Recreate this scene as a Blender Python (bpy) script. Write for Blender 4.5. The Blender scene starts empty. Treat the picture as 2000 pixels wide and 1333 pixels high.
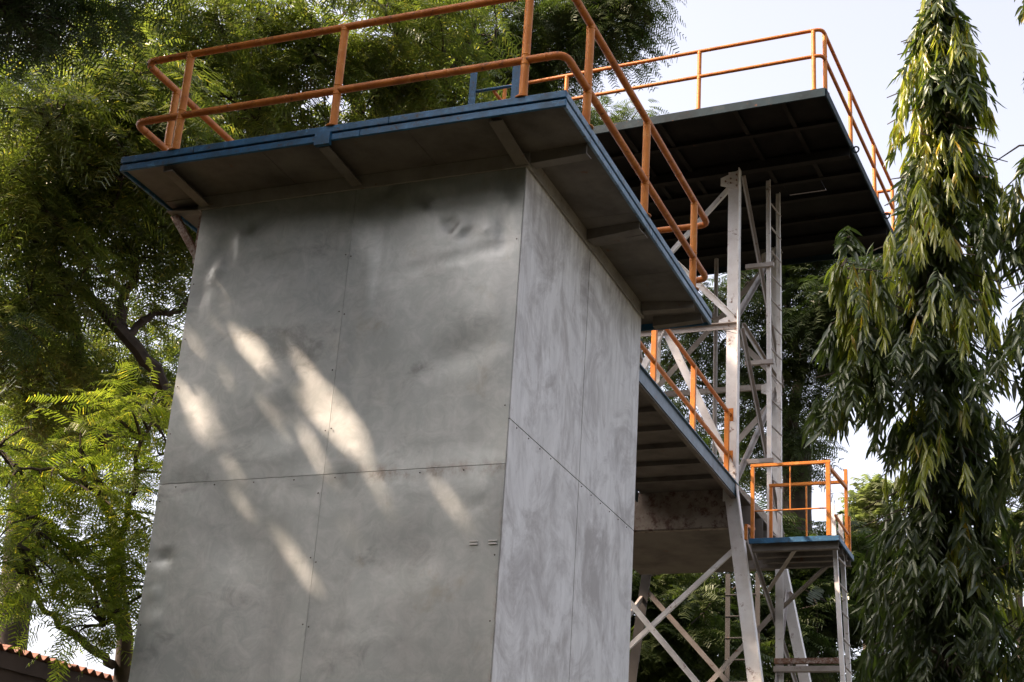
import bpy, bmesh, math, random
import numpy as np
from mathutils import Vector, Matrix

random.seed(7)
rng = np.random.default_rng(11)
S = bpy.context.scene
COL = S.collection
GZ = -6.5            # ground level while building; everything is lifted by LIFT at the end
LIFT = 6.5

# ------------------------------------------------------------------ camera
cam_d = bpy.data.cameras.new('camera')
cam = bpy.data.objects.new('camera', cam_d); COL.objects.link(cam)
cam_d.sensor_width = 36.0; cam_d.lens = 54.3865
cam_d.clip_start = 0.05; cam_d.clip_end = 3000
cam.matrix_world = Matrix([[0.928561, 0.084323, 0.361475, 3.4162], [0.365628, -0.3756, -0.851611, -8.09213], [0.06396, 0.922938, -0.379598, -4.864319], [0.0, 0.0, 0.0, 1.0]])
cam.location.z += LIFT
S.camera = cam

# ------------------------------------------------------------------ light
SUN_D = Vector((0.612, 0.36, -0.704)).normalized()      # direction the sunlight travels
world = bpy.data.worlds.new('World'); S.world = world; world.use_nodes = True
wn = world.node_tree.nodes; wn.clear()
wo = wn.new('ShaderNodeOutputWorld'); bg = wn.new('ShaderNodeBackground'); sky = wn.new('ShaderNodeTexSky')
sky.sky_type = 'NISHITA'; sky.sun_disc = False
sky.sun_elevation = math.asin(-SUN_D.z)
sky.sun_rotation = math.atan2(-SUN_D.x, -SUN_D.y)
sky.air_density = 1.0; sky.dust_density = 4.5; sky.ozone_density = 1.0
bg.inputs['Strength'].default_value = 0.15
hs = wn.new('ShaderNodeHueSaturation'); hs.inputs['Saturation'].default_value = 0.52          # hazy, washed out sky
tn = wn.new('ShaderNodeMix'); tn.data_type = 'RGBA'; tn.blend_type = 'MULTIPLY'; tn.inputs[0].default_value = 1.0; tn.inputs[7].default_value = (1.06, .975, .96, 1)
world.node_tree.links.new(sky.outputs[0], hs.inputs['Color']); world.node_tree.links.new(hs.outputs[0], tn.inputs[6]); world.node_tree.links.new(tn.outputs[2], bg.inputs[0]); world.node_tree.links.new(bg.outputs[0], wo.inputs[0])
sl = bpy.data.lights.new('sun', 'SUN'); sl.energy = 4.6; sl.angle = math.radians(0.7); sl.color = (1.0, 0.75, 0.58)
so = bpy.data.objects.new('sun', sl); COL.objects.link(so)
so.rotation_euler = SUN_D.to_track_quat('-Z', 'Y').to_euler(); so.location = (-20, -8, 40)
S.view_settings.view_transform = 'Standard'; S.view_settings.look = 'None'
S.view_settings.gamma = 1.0; S.view_settings.use_curve_mapping = False
S.view_settings.exposure = 1.6
S.cycles.max_bounces = 8; S.cycles.diffuse_bounces = 4; S.cycles.transparent_max_bounces = 8
S.cycles.use_adaptive_sampling = True
S.cycles.use_denoising = True

# ------------------------------------------------------------------ materials
def mat(name):
    m = bpy.data.materials.new(name); m.use_nodes = True
    nt = m.node_tree; nt.nodes.clear()
    out = nt.nodes.new('ShaderNodeOutputMaterial'); b = nt.nodes.new('ShaderNodeBsdfPrincipled')
    nt.links.new(b.outputs[0], out.inputs[0])
    return m, nt, b
def N(nt, kind, **kw):
    n = nt.nodes.new(kind)
    for k, v in kw.items(): setattr(n, k, v)
    return n
def noise(nt, scale, detail=5, rough=.6, stretch=None, coord='Object', dist=0.0):
    tc = N(nt, 'ShaderNodeTexCoord'); mp = N(nt, 'ShaderNodeMapping'); t = N(nt, 'ShaderNodeTexNoise')
    nt.links.new(tc.outputs[coord], mp.inputs[0]); nt.links.new(mp.outputs[0], t.inputs['Vector'])
    if stretch: mp.inputs['Scale'].default_value = stretch
    t.inputs['Scale'].default_value = scale; t.inputs['Detail'].default_value = detail; t.inputs['Roughness'].default_value = rough
    t.inputs['Distortion'].default_value = dist
    return t.outputs['Fac']
def ramp(nt, fac, stops):
    r = N(nt, 'ShaderNodeValToRGB'); e = r.color_ramp.elements
    while len(e) < len(stops): e.new(.5)
    for q, (p, c) in zip(e, stops):
        q.position = p; q.color = (*c, 1) if not isinstance(c, (int, float)) else (c, c, c, 1)
    nt.links.new(fac, r.inputs[0]); return r.outputs[0]
def mix(nt, fac, a, b, mode='MIX'):
    m = N(nt, 'ShaderNodeMix', data_type='RGBA', blend_type=mode)
    for s, v in ((m.inputs[0], fac), (m.inputs[6], a), (m.inputs[7], b)):
        if isinstance(v, (int, float)): s.default_value = v
        elif isinstance(v, tuple): s.default_value = (*v, 1)
        else: nt.links.new(v, s)
    return m.outputs[2]
def math_n(nt, op, a, b=None, c=None, clamp=False):
    m = N(nt, 'ShaderNodeMath', operation=op); m.use_clamp = clamp
    for i, v in enumerate((a, b, c)):
        if v is None: continue
        if isinstance(v, (int, float)): m.inputs[i].default_value = v
        else: nt.links.new(v, m.inputs[i])
    return m.outputs[0]
def bump(nt, b, h, strength=.3, dist=.01):
    n = N(nt, 'ShaderNodeBump'); n.inputs['Strength'].default_value = strength; n.inputs['Distance'].default_value = dist
    nt.links.new(h, n.inputs['Height']); nt.links.new(n.outputs[0], b.inputs['Normal'])

def paint(name, base, dark, rust=0.0, rough=.45, metal=0.0, scale=6, light=None, rustcol=(.13, .05, .02)):
    m, nt, b = mat(name)
    n1 = noise(nt, scale, 6, .65)
    c = mix(nt, ramp(nt, n1, [(.38, 0.0), (.68, 1.0)]), base, dark)
    if light:
        n3 = noise(nt, scale * 2.3, 4, .7, coord='Object')
        c = mix(nt, ramp(nt, n3, [(.55, 0.0), (.72, 1.0)]), c, light)
    n2 = noise(nt, scale * 3.1, 8, .75)
    if rust > 0:
        c = mix(nt, ramp(nt, n2, [(.66 - rust, 0.0), (.72 - rust * .7, 1.0)]), c, rustcol)
    nt.links.new(c, b.inputs['Base Color'])
    rr = N(nt, 'ShaderNodeMapRange'); rr.inputs[3].default_value = rough - .1; rr.inputs[4].default_value = rough + .2
    nt.links.new(n1, rr.inputs[0]); nt.links.new(rr.outputs[0], b.inputs['Roughness'])
    b.inputs['Metallic'].default_value = metal
    bump(nt, b, n2, .25, .004)
    return m

M = {}
M['orange'] = paint('orange_paint', (.53, .185, .022), (.40, .12, .014), .06, .46, scale=7, light=(.57, .25, .06))
M['orange_rail'] = paint('orange_paint_weathered', (.47, .150, .020), (.31, .085, .013), .10, .48, scale=8, light=(.54, .22, .05))
M['blue'] = paint('blue_paint', (.018, .105, .215), (.02, .06, .10), .11, .48, scale=7, light=(.05, .17, .30), rustcol=(.045, .04, .038))
M['blue_faded'] = paint('faded_blue_paint', (.13, .23, .34), (.06, .13, .21), .12, .45, scale=7, light=(.22, .29, .36), rustcol=(.06, .055, .05))
M['teal'] = paint('dark_blue_paint', (.028, .075, .11), (.018, .045, .06), .06, .4, scale=5)
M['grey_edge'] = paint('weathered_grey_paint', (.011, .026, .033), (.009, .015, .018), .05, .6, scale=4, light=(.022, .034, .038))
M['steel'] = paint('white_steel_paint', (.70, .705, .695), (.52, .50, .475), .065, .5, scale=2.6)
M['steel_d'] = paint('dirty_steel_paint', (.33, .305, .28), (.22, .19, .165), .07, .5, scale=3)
M['dim_steel'] = paint('dark_steel', (.035, .033, .030), (.02, .019, .017), .05, .6, scale=5)  # much darker steel tone for the left splayed legs and far ladder
M['stained'] = paint('stained_beam', (.24, .215, .185), (.12, .09, .07), .16, .7, scale=3.5, rustcol=(.07, .035, .025))
M['rusty'] = paint('rusty_steel', (.34, .30, .27), (.22, .12, .07), .22, .6, scale=9)
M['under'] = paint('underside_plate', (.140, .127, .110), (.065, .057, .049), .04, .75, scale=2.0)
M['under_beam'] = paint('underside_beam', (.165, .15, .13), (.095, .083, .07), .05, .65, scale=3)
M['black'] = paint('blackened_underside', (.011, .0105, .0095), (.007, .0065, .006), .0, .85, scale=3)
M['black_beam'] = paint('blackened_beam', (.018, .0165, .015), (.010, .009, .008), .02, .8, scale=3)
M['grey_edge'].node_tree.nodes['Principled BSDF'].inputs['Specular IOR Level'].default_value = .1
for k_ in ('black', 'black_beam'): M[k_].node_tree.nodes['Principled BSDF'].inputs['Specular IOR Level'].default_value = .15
for k_ in ('orange', 'orange_rail', 'blue'): M[k_].node_tree.nodes['Principled BSDF'].inputs['Specular IOR Level'].default_value = .3
M['hole'] = paint('dark_bolt_hole', (.012, .011, .01), (.02, .015, .012), 0, .8)
M['screw'] = paint('screw_head', (.09, .075, .06), (.05, .035, .025), .1, .5)
M['trim'] = paint('cornice_angle', (.30, .285, .26), (.19, .175, .155), .05, .5, scale=4)

def front_sheet_mat():
    m, nt, b = mat('aluminium_painted_sheet')
    big = noise(nt, .9, 4, .55)
    brush = noise(nt, 5, 6, .6, stretch=(1, 1, .25), dist=.6)
    c = mix(nt, ramp(nt, big, [(.3, 0.0), (.7, 1.0)]), (.325, .36, .348), (.405, .437, .422))
    c = mix(nt, math_n(nt, 'MULTIPLY', ramp(nt, brush, [(.3, 1.0), (.6, 0.0)]), .30), c, (.29, .305, .29))
    sm = noise(nt, 1.7, 6, .62, stretch=(1.0, 1.0, 1.7), dist=.5)                      # sooty smudges
    c = mix(nt, math_n(nt, 'MULTIPLY', ramp(nt, sm, [(.57, 0.0), (.75, 1.0)]), .72), c, (.13, .136, .122))
    mo = noise(nt, 7.5, 8, .72, dist=.8)                                                # mottled zinc bloom
    c = mix(nt, math_n(nt, 'MULTIPLY', ramp(nt, mo, [(.42, 0.0), (.66, 1.0)]), .38), c, (.62, .63, .615))
    st = noise(nt, 3.0, 5, .6, stretch=(2.2, 2.2, .14))                                # thin run-off streaks
    c = mix(nt, math_n(nt, 'MULTIPLY', ramp(nt, st, [(.52, 0.0), (.74, 1.0)]), .24), c, (.24, .245, .225))
    yl = noise(nt, 2.6, 6, .7)
    c = mix(nt, math_n(nt, 'MULTIPLY', ramp(nt, yl, [(.60, 0.0), (.72, 1.0)]), .35), c, (.29, .25, .16))
    sep = N(nt, 'ShaderNodeSeparateXYZ'); tc = N(nt, 'ShaderNodeTexCoord'); nt.links.new(tc.outputs['Object'], sep.inputs[0])
    # rust that creeps out of the horizontal lap (local z 4.45) and the right corner
    def near(o, v, w):
        d = math_n(nt, 'ABSOLUTE', math_n(nt, 'SUBTRACT', o, v)); return math_n(nt, 'SUBTRACT', 1.0, math_n(nt, 'DIVIDE', d, w), clamp=True)
    rn = noise(nt, 9, 7, .75, stretch=(1, 1, .6))
    lap = math_n(nt, 'MULTIPLY', near(sep.outputs[2], 4.435, .075), ramp(nt, sep.outputs[0], [(.0, .15), (.35, 1.0)]))
    cor = math_n(nt, 'MULTIPLY', near(sep.outputs[0], 1.22, .03), math_n(nt, 'SUBTRACT', 1.0, math_n(nt, 'DIVIDE', sep.outputs[2], 5.2), clamp=True))
    cor = math_n(nt, 'MULTIPLY', cor, 3.0)
    rf = math_n(nt, 'MULTIPLY', math_n(nt, 'ADD', lap, cor), ramp(nt, rn, [(.47, 0.0), (.68, .75)]), clamp=True)
    c = mix(nt, rf, c, (.16, .085, .035))
    nt.links.new(c, b.inputs['Base Color'])
    b.inputs['Metallic'].default_value = .45
    rr = N(nt, 'ShaderNodeMapRange'); rr.inputs[3].default_value = .30; rr.inputs[4].default_value = .54
    nt.links.new(brush, rr.inputs[0]); nt.links.new(rr.outputs[0], b.inputs['Roughness'])
    bump(nt, b, noise(nt, 3.5, 4, .5), .25, .02)
    return m
def side_sheet_mat():
    m, nt, b = mat('whitewashed_sheet')
    br = noise(nt, 4.5, 8, .7, stretch=(1, 1, .5), dist=1.2)
    c = mix(nt, ramp(nt, br, [(.32, 0.0), (.66, 1.0)]), (.62, .612, .595), (.80, .793, .78))
    pt = noise(nt, 2.1, 9, .70, stretch=(1, 1, .95), dist=.9)
    c = mix(nt, math_n(nt, 'MULTIPLY', ramp(nt, pt, [(.47, 0.0), (.65, 1.0)]), .78), c, (.33, .305, .29))
    pt2 = noise(nt, 5.5, 8, .75, stretch=(1, 1, .4), dist=1.0)
    c = mix(nt, math_n(nt, 'MULTIPLY', ramp(nt, pt2, [(.53, 0.0), (.68, 1.0)]), .60), c, (.36, .325, .305))
    dr = noise(nt, 6, 5, .6, stretch=(3, 3, .10))                                       # rain runs from the top edge
    sep = N(nt, 'ShaderNodeSeparateXYZ'); tc = N(nt, 'ShaderNodeTexCoord'); nt.links.new(tc.outputs['Object'], sep.inputs[0])
    tp = N(nt, 'ShaderNodeMapRange'); tp.inputs[1].default_value = 4.4; tp.inputs[2].default_value = 6.3; tp.inputs[3].default_value = .05; tp.inputs[4].default_value = .35; nt.links.new(sep.outputs[2], tp.inputs[0])
    c = mix(nt, math_n(nt, 'MULTIPLY', ramp(nt, dr, [(.46, 0.0), (.66, 1.0)]), tp.outputs[0]), c, (.27, .255, .245))
    rs = noise(nt, 3.3, 9, .8, stretch=(1, 1, .5))
    c = mix(nt, math_n(nt, 'MULTIPLY', ramp(nt, rs, [(.66, 0.0), (.74, 1.0)]), .6), c, (.24, .15, .09))
    nt.links.new(c, b.inputs['Base Color'])
    b.inputs['Metallic'].default_value = .05; b.inputs['Roughness'].default_value = .55
    bump(nt, b, br, .22, .006)
    return m
M['front'] = front_sheet_mat()
M['side'] = side_sheet_mat()

def leaf_mat(name, c_dark, c_light, trans=.45, gloss=.10, rough=.45, yellow=None, clump=1.3):
    m = bpy.data.materials.new(name); m.use_nodes = True; nt = m.node_tree; nt.nodes.clear()
    out = N(nt, 'ShaderNodeOutputMaterial'); dif = N(nt, 'ShaderNodeBsdfDiffuse'); tr = N(nt, 'ShaderNodeBsdfTranslucent'); gl = N(nt, 'ShaderNodeBsdfGlossy')
    geo = N(nt, 'ShaderNodeNewGeometry')
    tc = N(nt, 'ShaderNodeTexNoise'); tc.inputs['Scale'].default_value = clump; tc.inputs['Detail'].default_value = 3
    nt.links.new(geo.outputs['Position'], tc.inputs['Vector'])
    f = math_n(nt, 'ADD', math_n(nt, 'MULTIPLY', geo.outputs['Random Per Island'], .5), math_n(nt, 'MULTIPLY', ramp(nt, tc.outputs['Fac'], [(.32, 0.0), (.68, 1.0)]), .5))
    c = mix(nt, f, c_dark, c_light)
    if yellow:
        c = mix(nt, ramp(nt, geo.outputs['Random Per Island'], [(.93, 0.0), (.95, 1.0)]), c, yellow)
    nt.links.new(c, dif.inputs[0])
    ct = mix(nt, .5, c, (.55, .85, .12), 'MULTIPLY'); ct2 = mix(nt, 1.0, ct, (2.0, 2.0, 1.6), 'MULTIPLY')
    nt.links.new(ct2, tr.inputs[0])
    m1 = N(nt, 'ShaderNodeMixShader'); m1.inputs[0].default_value = trans
    nt.links.new(dif.outputs[0], m1.inputs[1]); nt.links.new(tr.outputs[0], m1.inputs[2])
    gl.inputs['Roughness'].default_value = rough; gl.inputs[0].default_value = (.85, .9, .8, 1)
    m2 = N(nt, 'ShaderNodeMixShader'); m2.inputs[0].default_value = gloss
    nt.links.new(m1.outputs[0], m2.inputs[1]); nt.links.new(gl.outputs[0], m2.inputs[2])
    nt.links.new(m2.outputs[0], out.inputs[0])
    return m
M['leaf_a'] = leaf_mat('feathery_leaf', (.038, .058, .014), (.155, .168, .034), .52, .09, .34, yellow=(.26, .22, .05), clump=1.8)
M['leaf_near'] = leaf_mat('bright_feathery_leaf', (.085, .125, .022), (.22, .235, .034), .57, .04, .45, yellow=(.40, .33, .05), clump=2.4)
M['leaf_dark'] = leaf_mat('dark_feathery_leaf', (.022, .036, .012), (.05, .07, .02), .32, .06, .4)
M['leaf_back'] = leaf_mat('far_leaf', (.026, .042, .013), (.075, .095, .024), .42, .06, .45)
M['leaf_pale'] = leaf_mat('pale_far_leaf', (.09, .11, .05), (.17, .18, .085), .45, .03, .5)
M['leaf_mast'] = leaf_mat('glossy_mast_leaf', (.022, .038, .013), (.085, .112, .024), .38, .075, .36, clump=3.2)
M['leaf_new_sunlit'] = leaf_mat('young_sunlit_mast_leaf', (.15, .19, .028), (.38, .355, .048), .52, .07, .34, yellow=(.44, .28, .03), clump=4)  # young leaf tone, brightened to carry sunlight on the upper crown
M['bark'] = paint('dark_bark', (.060, .046, .034), (.030, .023, .018), 0, .9, scale=9)
M['bark_pale'] = paint('pale_bark', (.16, .13, .10), (.08, .06, .045), 0, .9, scale=9)
M['tile'] = paint('terracotta_sheet', (.24, .105, .060), (.13, .06, .042), .05, .7, scale=5)
M['shed_wall'] = paint('dark_shed_wall', (.045, .032, .025), (.025, .018, .015), 0, .9, scale=2)
M['ground'] = paint('earth_and_grass', (.050, .042, .028), (.028, .034, .014), 0, .95, scale=.8)
M['red'] = paint('red_flower', (.45, .05, .06), (.3, .03, .04), 0, .6)

# ------------------------------------------------------------------ mesh helpers
class MB:
    def __init__(s): s.v = []; s.f = []
    def add(s, vs, fs):
        o = len(s.v); s.v += [tuple(v) for v in vs]; s.f += [tuple(o + i for i in f) for f in fs]; return s
    def box(s, x0, x1, y0, y1, z0, z1):
        return s.add([(x0,y0,z0),(x1,y0,z0),(x1,y1,z0),(x0,y1,z0),(x0,y0,z1),(x1,y0,z1),(x1,y1,z1),(x0,y1,z1)],
                     [(0,3,2,1),(4,5,6,7),(0,1,5,4),(1,2,6,5),(2,3,7,6),(3,0,4,7)])
    def profile(s, p, q, pts, nx):
        """extrude the closed profile pts (u, w) from p to q; u runs along nx"""
        p, q = Vector(p), Vector(q); d = (q - p).normalized(); u = Vector(nx); u = (u - d * u.dot(d)).normalized(); w = d.cross(u)
        n = len(pts); vs = [p + u * a + w * b for a, b in pts] + [q + u * a + w * b for a, b in pts]
        fs = [(i, (i + 1) % n, n + (i + 1) % n, n + i) for i in range(n)]
        fs += [tuple(range(n - 1, -1, -1)), tuple(range(n, 2 * n))]
        return s.add(vs, fs)
    def angle(s, p, q, a, b, t, nx, flip=1):
        """L section: leg a along nx, leg b square to it"""
        f = flip
        return s.profile(p, q, [(0,0),(a,0),(a,f*t),(t,f*t),(t,f*b),(0,f*b)], nx)
    def flat(s, p, q, w, t, nx):
        return s.profile(p, q, [(-w/2,-t/2),(w/2,-t/2),(w/2,t/2),(-w/2,t/2)], nx)
    def tube(s, pts, r, n=12, closed=False):
        pts = [Vector(p) for p in pts]; rs = r if isinstance(r, (list, tuple)) else [r] * len(pts)
        k = len(pts); rings = []; nrm = None
        for i in range(k):
            if closed: a, b = pts[i - 1], pts[(i + 1) % k]
            else: a, b = pts[max(i - 1, 0)], pts[min(i + 1, k - 1)]
            t = (b - a).normalized()
            if nrm is None:
                nrm = t.orthogonal().normalized()
            nrm = (nrm - t * nrm.dot(t)).normalized(); bn = t.cross(nrm)
            rings.append([pts[i] + (nrm * math.cos(2*math.pi*j/n) + bn * math.sin(2*math.pi*j/n)) * rs[i] for j in range(n)])
        vs = [v for rg in rings for v in rg]; fs = []
        for i in range(k if closed else k - 1):
            i2 = (i + 1) % k
            for j in range(n): fs.append((i*n+j, i*n+(j+1)%n, i2*n+(j+1)%n, i2*n+j))
        if not closed: fs += [tuple(range(n-1, -1, -1)), tuple((k-1)*n+j for j in range(n))]
        return s.add(vs, fs)
def rounded(pts, r=.08, seg=5):
    """closed polygon -> points with filleted corners"""
    out = []; k = len(pts); pts = [Vector(p) for p in pts]
    for i in range(k):
        p, a, b = pts[i], pts[i-1], pts[(i+1) % k]
        u = (a - p).normalized(); w = (b - p).normalized()
        p0, p1 = p + u * r, p + w * r
        for j in range(seg + 1):
            t = j / seg; out.append(p0 * (1-t)**2 + p * 2*t*(1-t) + p1 * t*t)
    return out

GROUPS = {'guard_railing': 'orange guard railings', 'access_ladder': 'access ladders on the lattice tower', 'mast_tree': 'mast trees on the right', 'feathery_tree': 'feathery leaved trees', 'dense_tree': 'dense trees low behind the lattice tower', 'pale_tree': 'pale far trees', 'unseen_tree': 'unseen trees added around the viewpoint'}
def thing(name, base, label, cat, group=None):
    o = bpy.data.objects.new(name, None); COL.objects.link(o); o.location = base
    o.empty_display_size = .2
    o['label'] = label; o['category'] = cat
    group = group or GROUPS.get(name)
    if group: o['group'] = group
    return o
def world_of(o):
    v = Vector((0, 0, 0))
    while o is not None: v += o.location; o = o.parent
    return v
def link(name, me, parent, base=None):
    o = bpy.data.objects.new(name, me); COL.objects.link(o)
    if parent: o.parent = parent
    return o
def part(name, mb, m, parent, label=None, smooth=False, bevel=0, stuff=False):
    off = world_of(parent) if parent else Vector((0,0,0))
    me = bpy.data.meshes.new(name)
    me.from_pydata([(v[0]-off.x, v[1]-off.y, v[2]-off.z) for v in mb.v], [], mb.f)
    me.materials.append(M[m] if isinstance(m, str) else m)
    bm = bmesh.new(); bm.from_mesh(me); bmesh.ops.recalc_face_normals(bm, faces=bm.faces)
    if bevel: bmesh.ops.bevel(bm, geom=[e for e in bm.edges], offset=bevel, segments=1, affect='EDGES', clamp_overlap=True)
    bm.to_mesh(me); bm.free()
    if smooth:
        me.polygons.foreach_set('use_smooth', [True] * len(me.polygons))
        me.set_sharp_from_angle(angle=math.radians(50))
    o = link(name, me, parent)
    if label: o['label'] = label
    if stuff: o['kind'] = 'stuff'
    return o

# ------------------------------------------------------------------ ground
def ground():
    mb = MB(); n = 40; R = 600
    xs = [math.copysign(abs(t)**2.2, t) * R for t in np.linspace(-1, 1, n + 1)]
    vs = [(x, y, GZ + (.05 * math.sin(x * 1.3) * math.cos(y * .9) if abs(x) < 60 and abs(y) < 60 else 0)) for y in xs for x in xs]
    fs = [(j*(n+1)+i, j*(n+1)+i+1, (j+1)*(n+1)+i+1, (j+1)*(n+1)+i) for j in range(n) for i in range(n)]
    mb.add(vs, fs); o = part('ground', mb, 'ground', None, smooth=True); o['kind'] = 'structure'
ground()

# ------------------------------------------------------------------ box tower
W, D = 2.44, 2.5
box = thing('clad_tower', (-1.22, 1.25, GZ), 'square tower clad in grey metal sheets under a blue edged platform', 'tower')
def sheet(name, x0, x1, z0, z1, plane, m, dents=(), step=.04, wob=.009, jut=0.0):
    """a thin metal sheet with real buckles; plane: 'front','right','back','left'"""
    nu = max(2, int((x1 - x0) / step)); nv = max(2, int((z1 - z0) / step)); mb = MB()
    us = np.linspace(x0, x1, nu + 1); vs_ = np.linspace(z0, z1, nv + 1); P = []
    ph = [random.uniform(0, 6.28) for _ in range(6)]
    for z in vs_:
        for u in us:
            h = wob * (math.sin(u*3.1+ph[0]+1.3*math.sin(z*1.9+ph[1])) * .6 + math.sin(z*4.3+ph[2]+u*1.1) * .4 + .35*math.sin(u*9+z*5+ph[3]))
            e = min(u - x0, x1 - u, z - z0, z1 - z); h *= min(1, max(0, e) / .12)
            he = min(1, max(0, e) / .07)
            for (du, dz, ru, rz, ang, dep) in dents:
                a, b = u - du, z - dz; ca, sa = math.cos(ang), math.sin(ang)
                p_, q_ = (a*ca + b*sa) / ru, (-a*sa + b*ca) / rz; rr = p_*p_ + q_*q_
                if rr < 9: h -= 1.2 * he * dep * math.exp(-rr)
            h = max(h, -.045) + jut
            P.append((u, z, h))
    def w3(u, z, h):
        if plane == 'front': return (u, -h, z)
        if plane == 'right': return (h, u, z)
        if plane == 'back': return (u, D + h, z)
        return (-W - h, u, z)
    k = len(P); fs = []
    vs = [w3(*p) for p in P] + [w3(u, z, h - .006) for u, z, h in P]
    for j in range(nv):
        for i in range(nu):
            a = j*(nu+1)+i; q = (a, a+1, a+nu+2, a+nu+1); fs.append(q); fs.append(tuple(k+t for t in reversed(q)))
    rim = [i for i in range(nu)] ; 
    border = [(i, i+1) for i in range(nu)] + [(nv*(nu+1)+i+1, nv*(nu+1)+i) for i in range(nu)]
    border += [((j+1)*(nu+1), j*(nu+1)) for j in range(nv)] + [(j*(nu+1)+nu, (j+1)*(nu+1)+nu) for j in range(nv)]
    for a, b in border: fs.append((b, a, k+a, k+b))
    mb.add(vs, fs)
    return part(name, mb, m, box, smooth=True)
dents = [(-1.99,-.22,.035,.10,-.6,.022),(-2.08,-.32,.045,.12,-.6,-.018),(-2.15,-.42,.035,.09,-.55,.024),(-2.24,-.54,.04,.13,-.55,-.016),(-2.32,-.68,.05,.10,-.3,.016),
         (-2.2,-.36,.30,.05,1.0,.012),(-.99,-.05,.09,.05,.6,.022),(-.86,-.12,.10,.04,-.7,-.020),(-.71,-.17,.06,.05,-.5,.020),(-.50,-.40,.05,.035,-.6,.022),(-.44,-.44,.04,.05,-.4,-.018),
         (-.39,-.47,.05,.03,0,.018),(-.26,-.46,.03,.025,0,-.016),(-.12,-.5,.025,.14,.1,.014),(-.06,-.14,.05,.25,.25,.016),(-.62,-.09,.16,.05,-.35,-.012),(-1.77,-.55,.16,.13,0,.014),
         (-2.40,-2.55,.09,.018,0,.02),(-2.30,-2.55,.03,.03,0,.022),(-2.31,-2.95,.03,.03,0,-.012),(-2.2,-3.05,.3,.015,.05,-.002),(-1.5,-3.12,.3,.015,0,-.002),(-.75,-3.10,.4,.015,0,-.002),
         (-.95,-3.05,.03,.015,.4,.005),(-.62,-3.06,.04,.015,.3,-.005),(-1.12,-3.0,.03,.012,.2,.005),(-1.9,-3.0,.03,.02,.2,-.005),(-.14,-2.30,.035,.03,.4,.006),(-2.36,-2.78,.03,.025,0,-.012),(-.35,-1.3,.25,.12,.3,.010),(-1.6,-1.7,.3,.15,.2,.010),
         (-.6,-2.6,.3,.2,.2,.011),(-1.8,-2.5,.28,.22,-.3,.010),(-.30,-.62,.5,.02,.15,.007),(-1.05,-.9,.03,.5,.05,-.006)]
xm = -1.226
rows = [(-2.0465, -.004), (-4.15, -2.0500), (-6.44, -4.156)]
for z0, z1 in rows:
    sheet('wall_sheet', -W+.002, xm-.002, z0, z1, 'front', 'front', dents)
    sheet('wall_sheet', xm+.002, -.006, z0, z1, 'front', 'front', dents, jut=.003)
sd = [(1.15,-.35,.05,.30,0,.012),(.5,-1.1,.4,.2,.5,.008),(1.9,-1.2,.3,.3,0,.008),(2.2,-2.4,.2,.4,0,.009),(.6,-2.5,.3,.3,0,.008)]
for z0, z1 in [(-1.758,-.004),(-3.9,-1.765),(-6.44,-3.905)]:
    sheet('wall_sheet', .004, 1.265, z0, z1, 'right', 'side', sd, step=.06, wob=.004)
    sheet('wall_sheet', 1.269, D-.004, z0, z1, 'right', 'side', sd, step=.06, wob=.004, jut=.002)
for z0, z1 in [(-3.2,-.004),(-6.44,-3.205)]:
    sheet('wall_sheet', .004, D-.004, z0, z1, 'left', 'front', (), step=.25)
    sheet('wall_sheet', -W+.004, -.004, z0, z1, 'back', 'front', (), step=.25)
# corner angles set just behind the sheets, so the open corner joint shows dark
for x, y, sx, sy in ((-.012, .012, -1, 1), (-W+.012, .012, 1, 1), (-.012, D-.012, -1, -1), (-W+.012, D-.012, 1, -1)):
    mb = MB(); mb.angle((x, y, GZ), (x, y, -.02), .06, .06, .006, (sx, 0, 0), 1 if sx*sy > 0 else -1); part('corner_angle', mb, 'screw', box)
# top cornice angle
for (p, q, nx, out) in (((-W-.03,-.002,0),(.03,-.002,0),(0,-1,0),0),((.002,-.03,0),(.002,D+.03,0),(1,0,0),0)):
    pass
mb = MB(); mb.box(-W-.022, .022, -.022, -.009, -.05, .047); part('cornice_angle', mb, 'trim', box)
mb = MB(); mb.box(.009, .022, -.009, D+.01, -.05, .047); part('cornice_angle', mb, 'trim', box)
mb = MB(); mb.box(-W-.022, -W-.008, -.009, D+.01, -.05, .012); part('cornice_angle', mb, 'trim', box)
# screws along the joints
mb = MB()
def screw(x, y, z, n):
    r = .0055; u = Vector((1,0,0)) if n == 'f' else Vector((0,1,0)); o = Vector((0,-1,0)) if n == 'f' else Vector((1,0,0)); c = Vector((x,y,z))
    ring = [c + u*math.cos(a)*r + Vector((0,0,1))*math.sin(a)*r for a in [i*math.pi/3 for i in range(6)]]
    mb.add([*ring, c + o*.007], [(i, (i+1) % 6, 6) for i in range(6)])
for z in np.arange(-3.4, -.2, .41):
    screw(xm-.022, -.008, z, 'f')
    if random.random() < .7: screw(xm+.02, -.010, z+random.uniform(-.03,.03), 'f')
    if random.random() < .6: screw(-.03, -.012, z+random.uniform(-.1,.1), 'f')
    screw(-W+.03, -.006, z+random.uniform(-.1,.1), 'f')
for x in np.arange(-2.3, -.05, .29):
    if random.random() < .7: screw(x, -.010, -2.075, 'f')
for y in np.arange(.1, 2.5, .2):
    if random.random() < .6: screw(.008, y, -1.79, 'r')
part('screw_heads', mb, 'screw', box, stuff=True)
# two small folded metal loops by the corner
for x in (-.17, -.05):
    mb = MB(); mb.box(x-.026, x+.026, -.014, -.006, -2.522, -2.516); mb.box(x-.026, x+.026, -.014, -.006, -2.540, -2.534); part('metal_clip', mb, 'steel', box)

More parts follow.
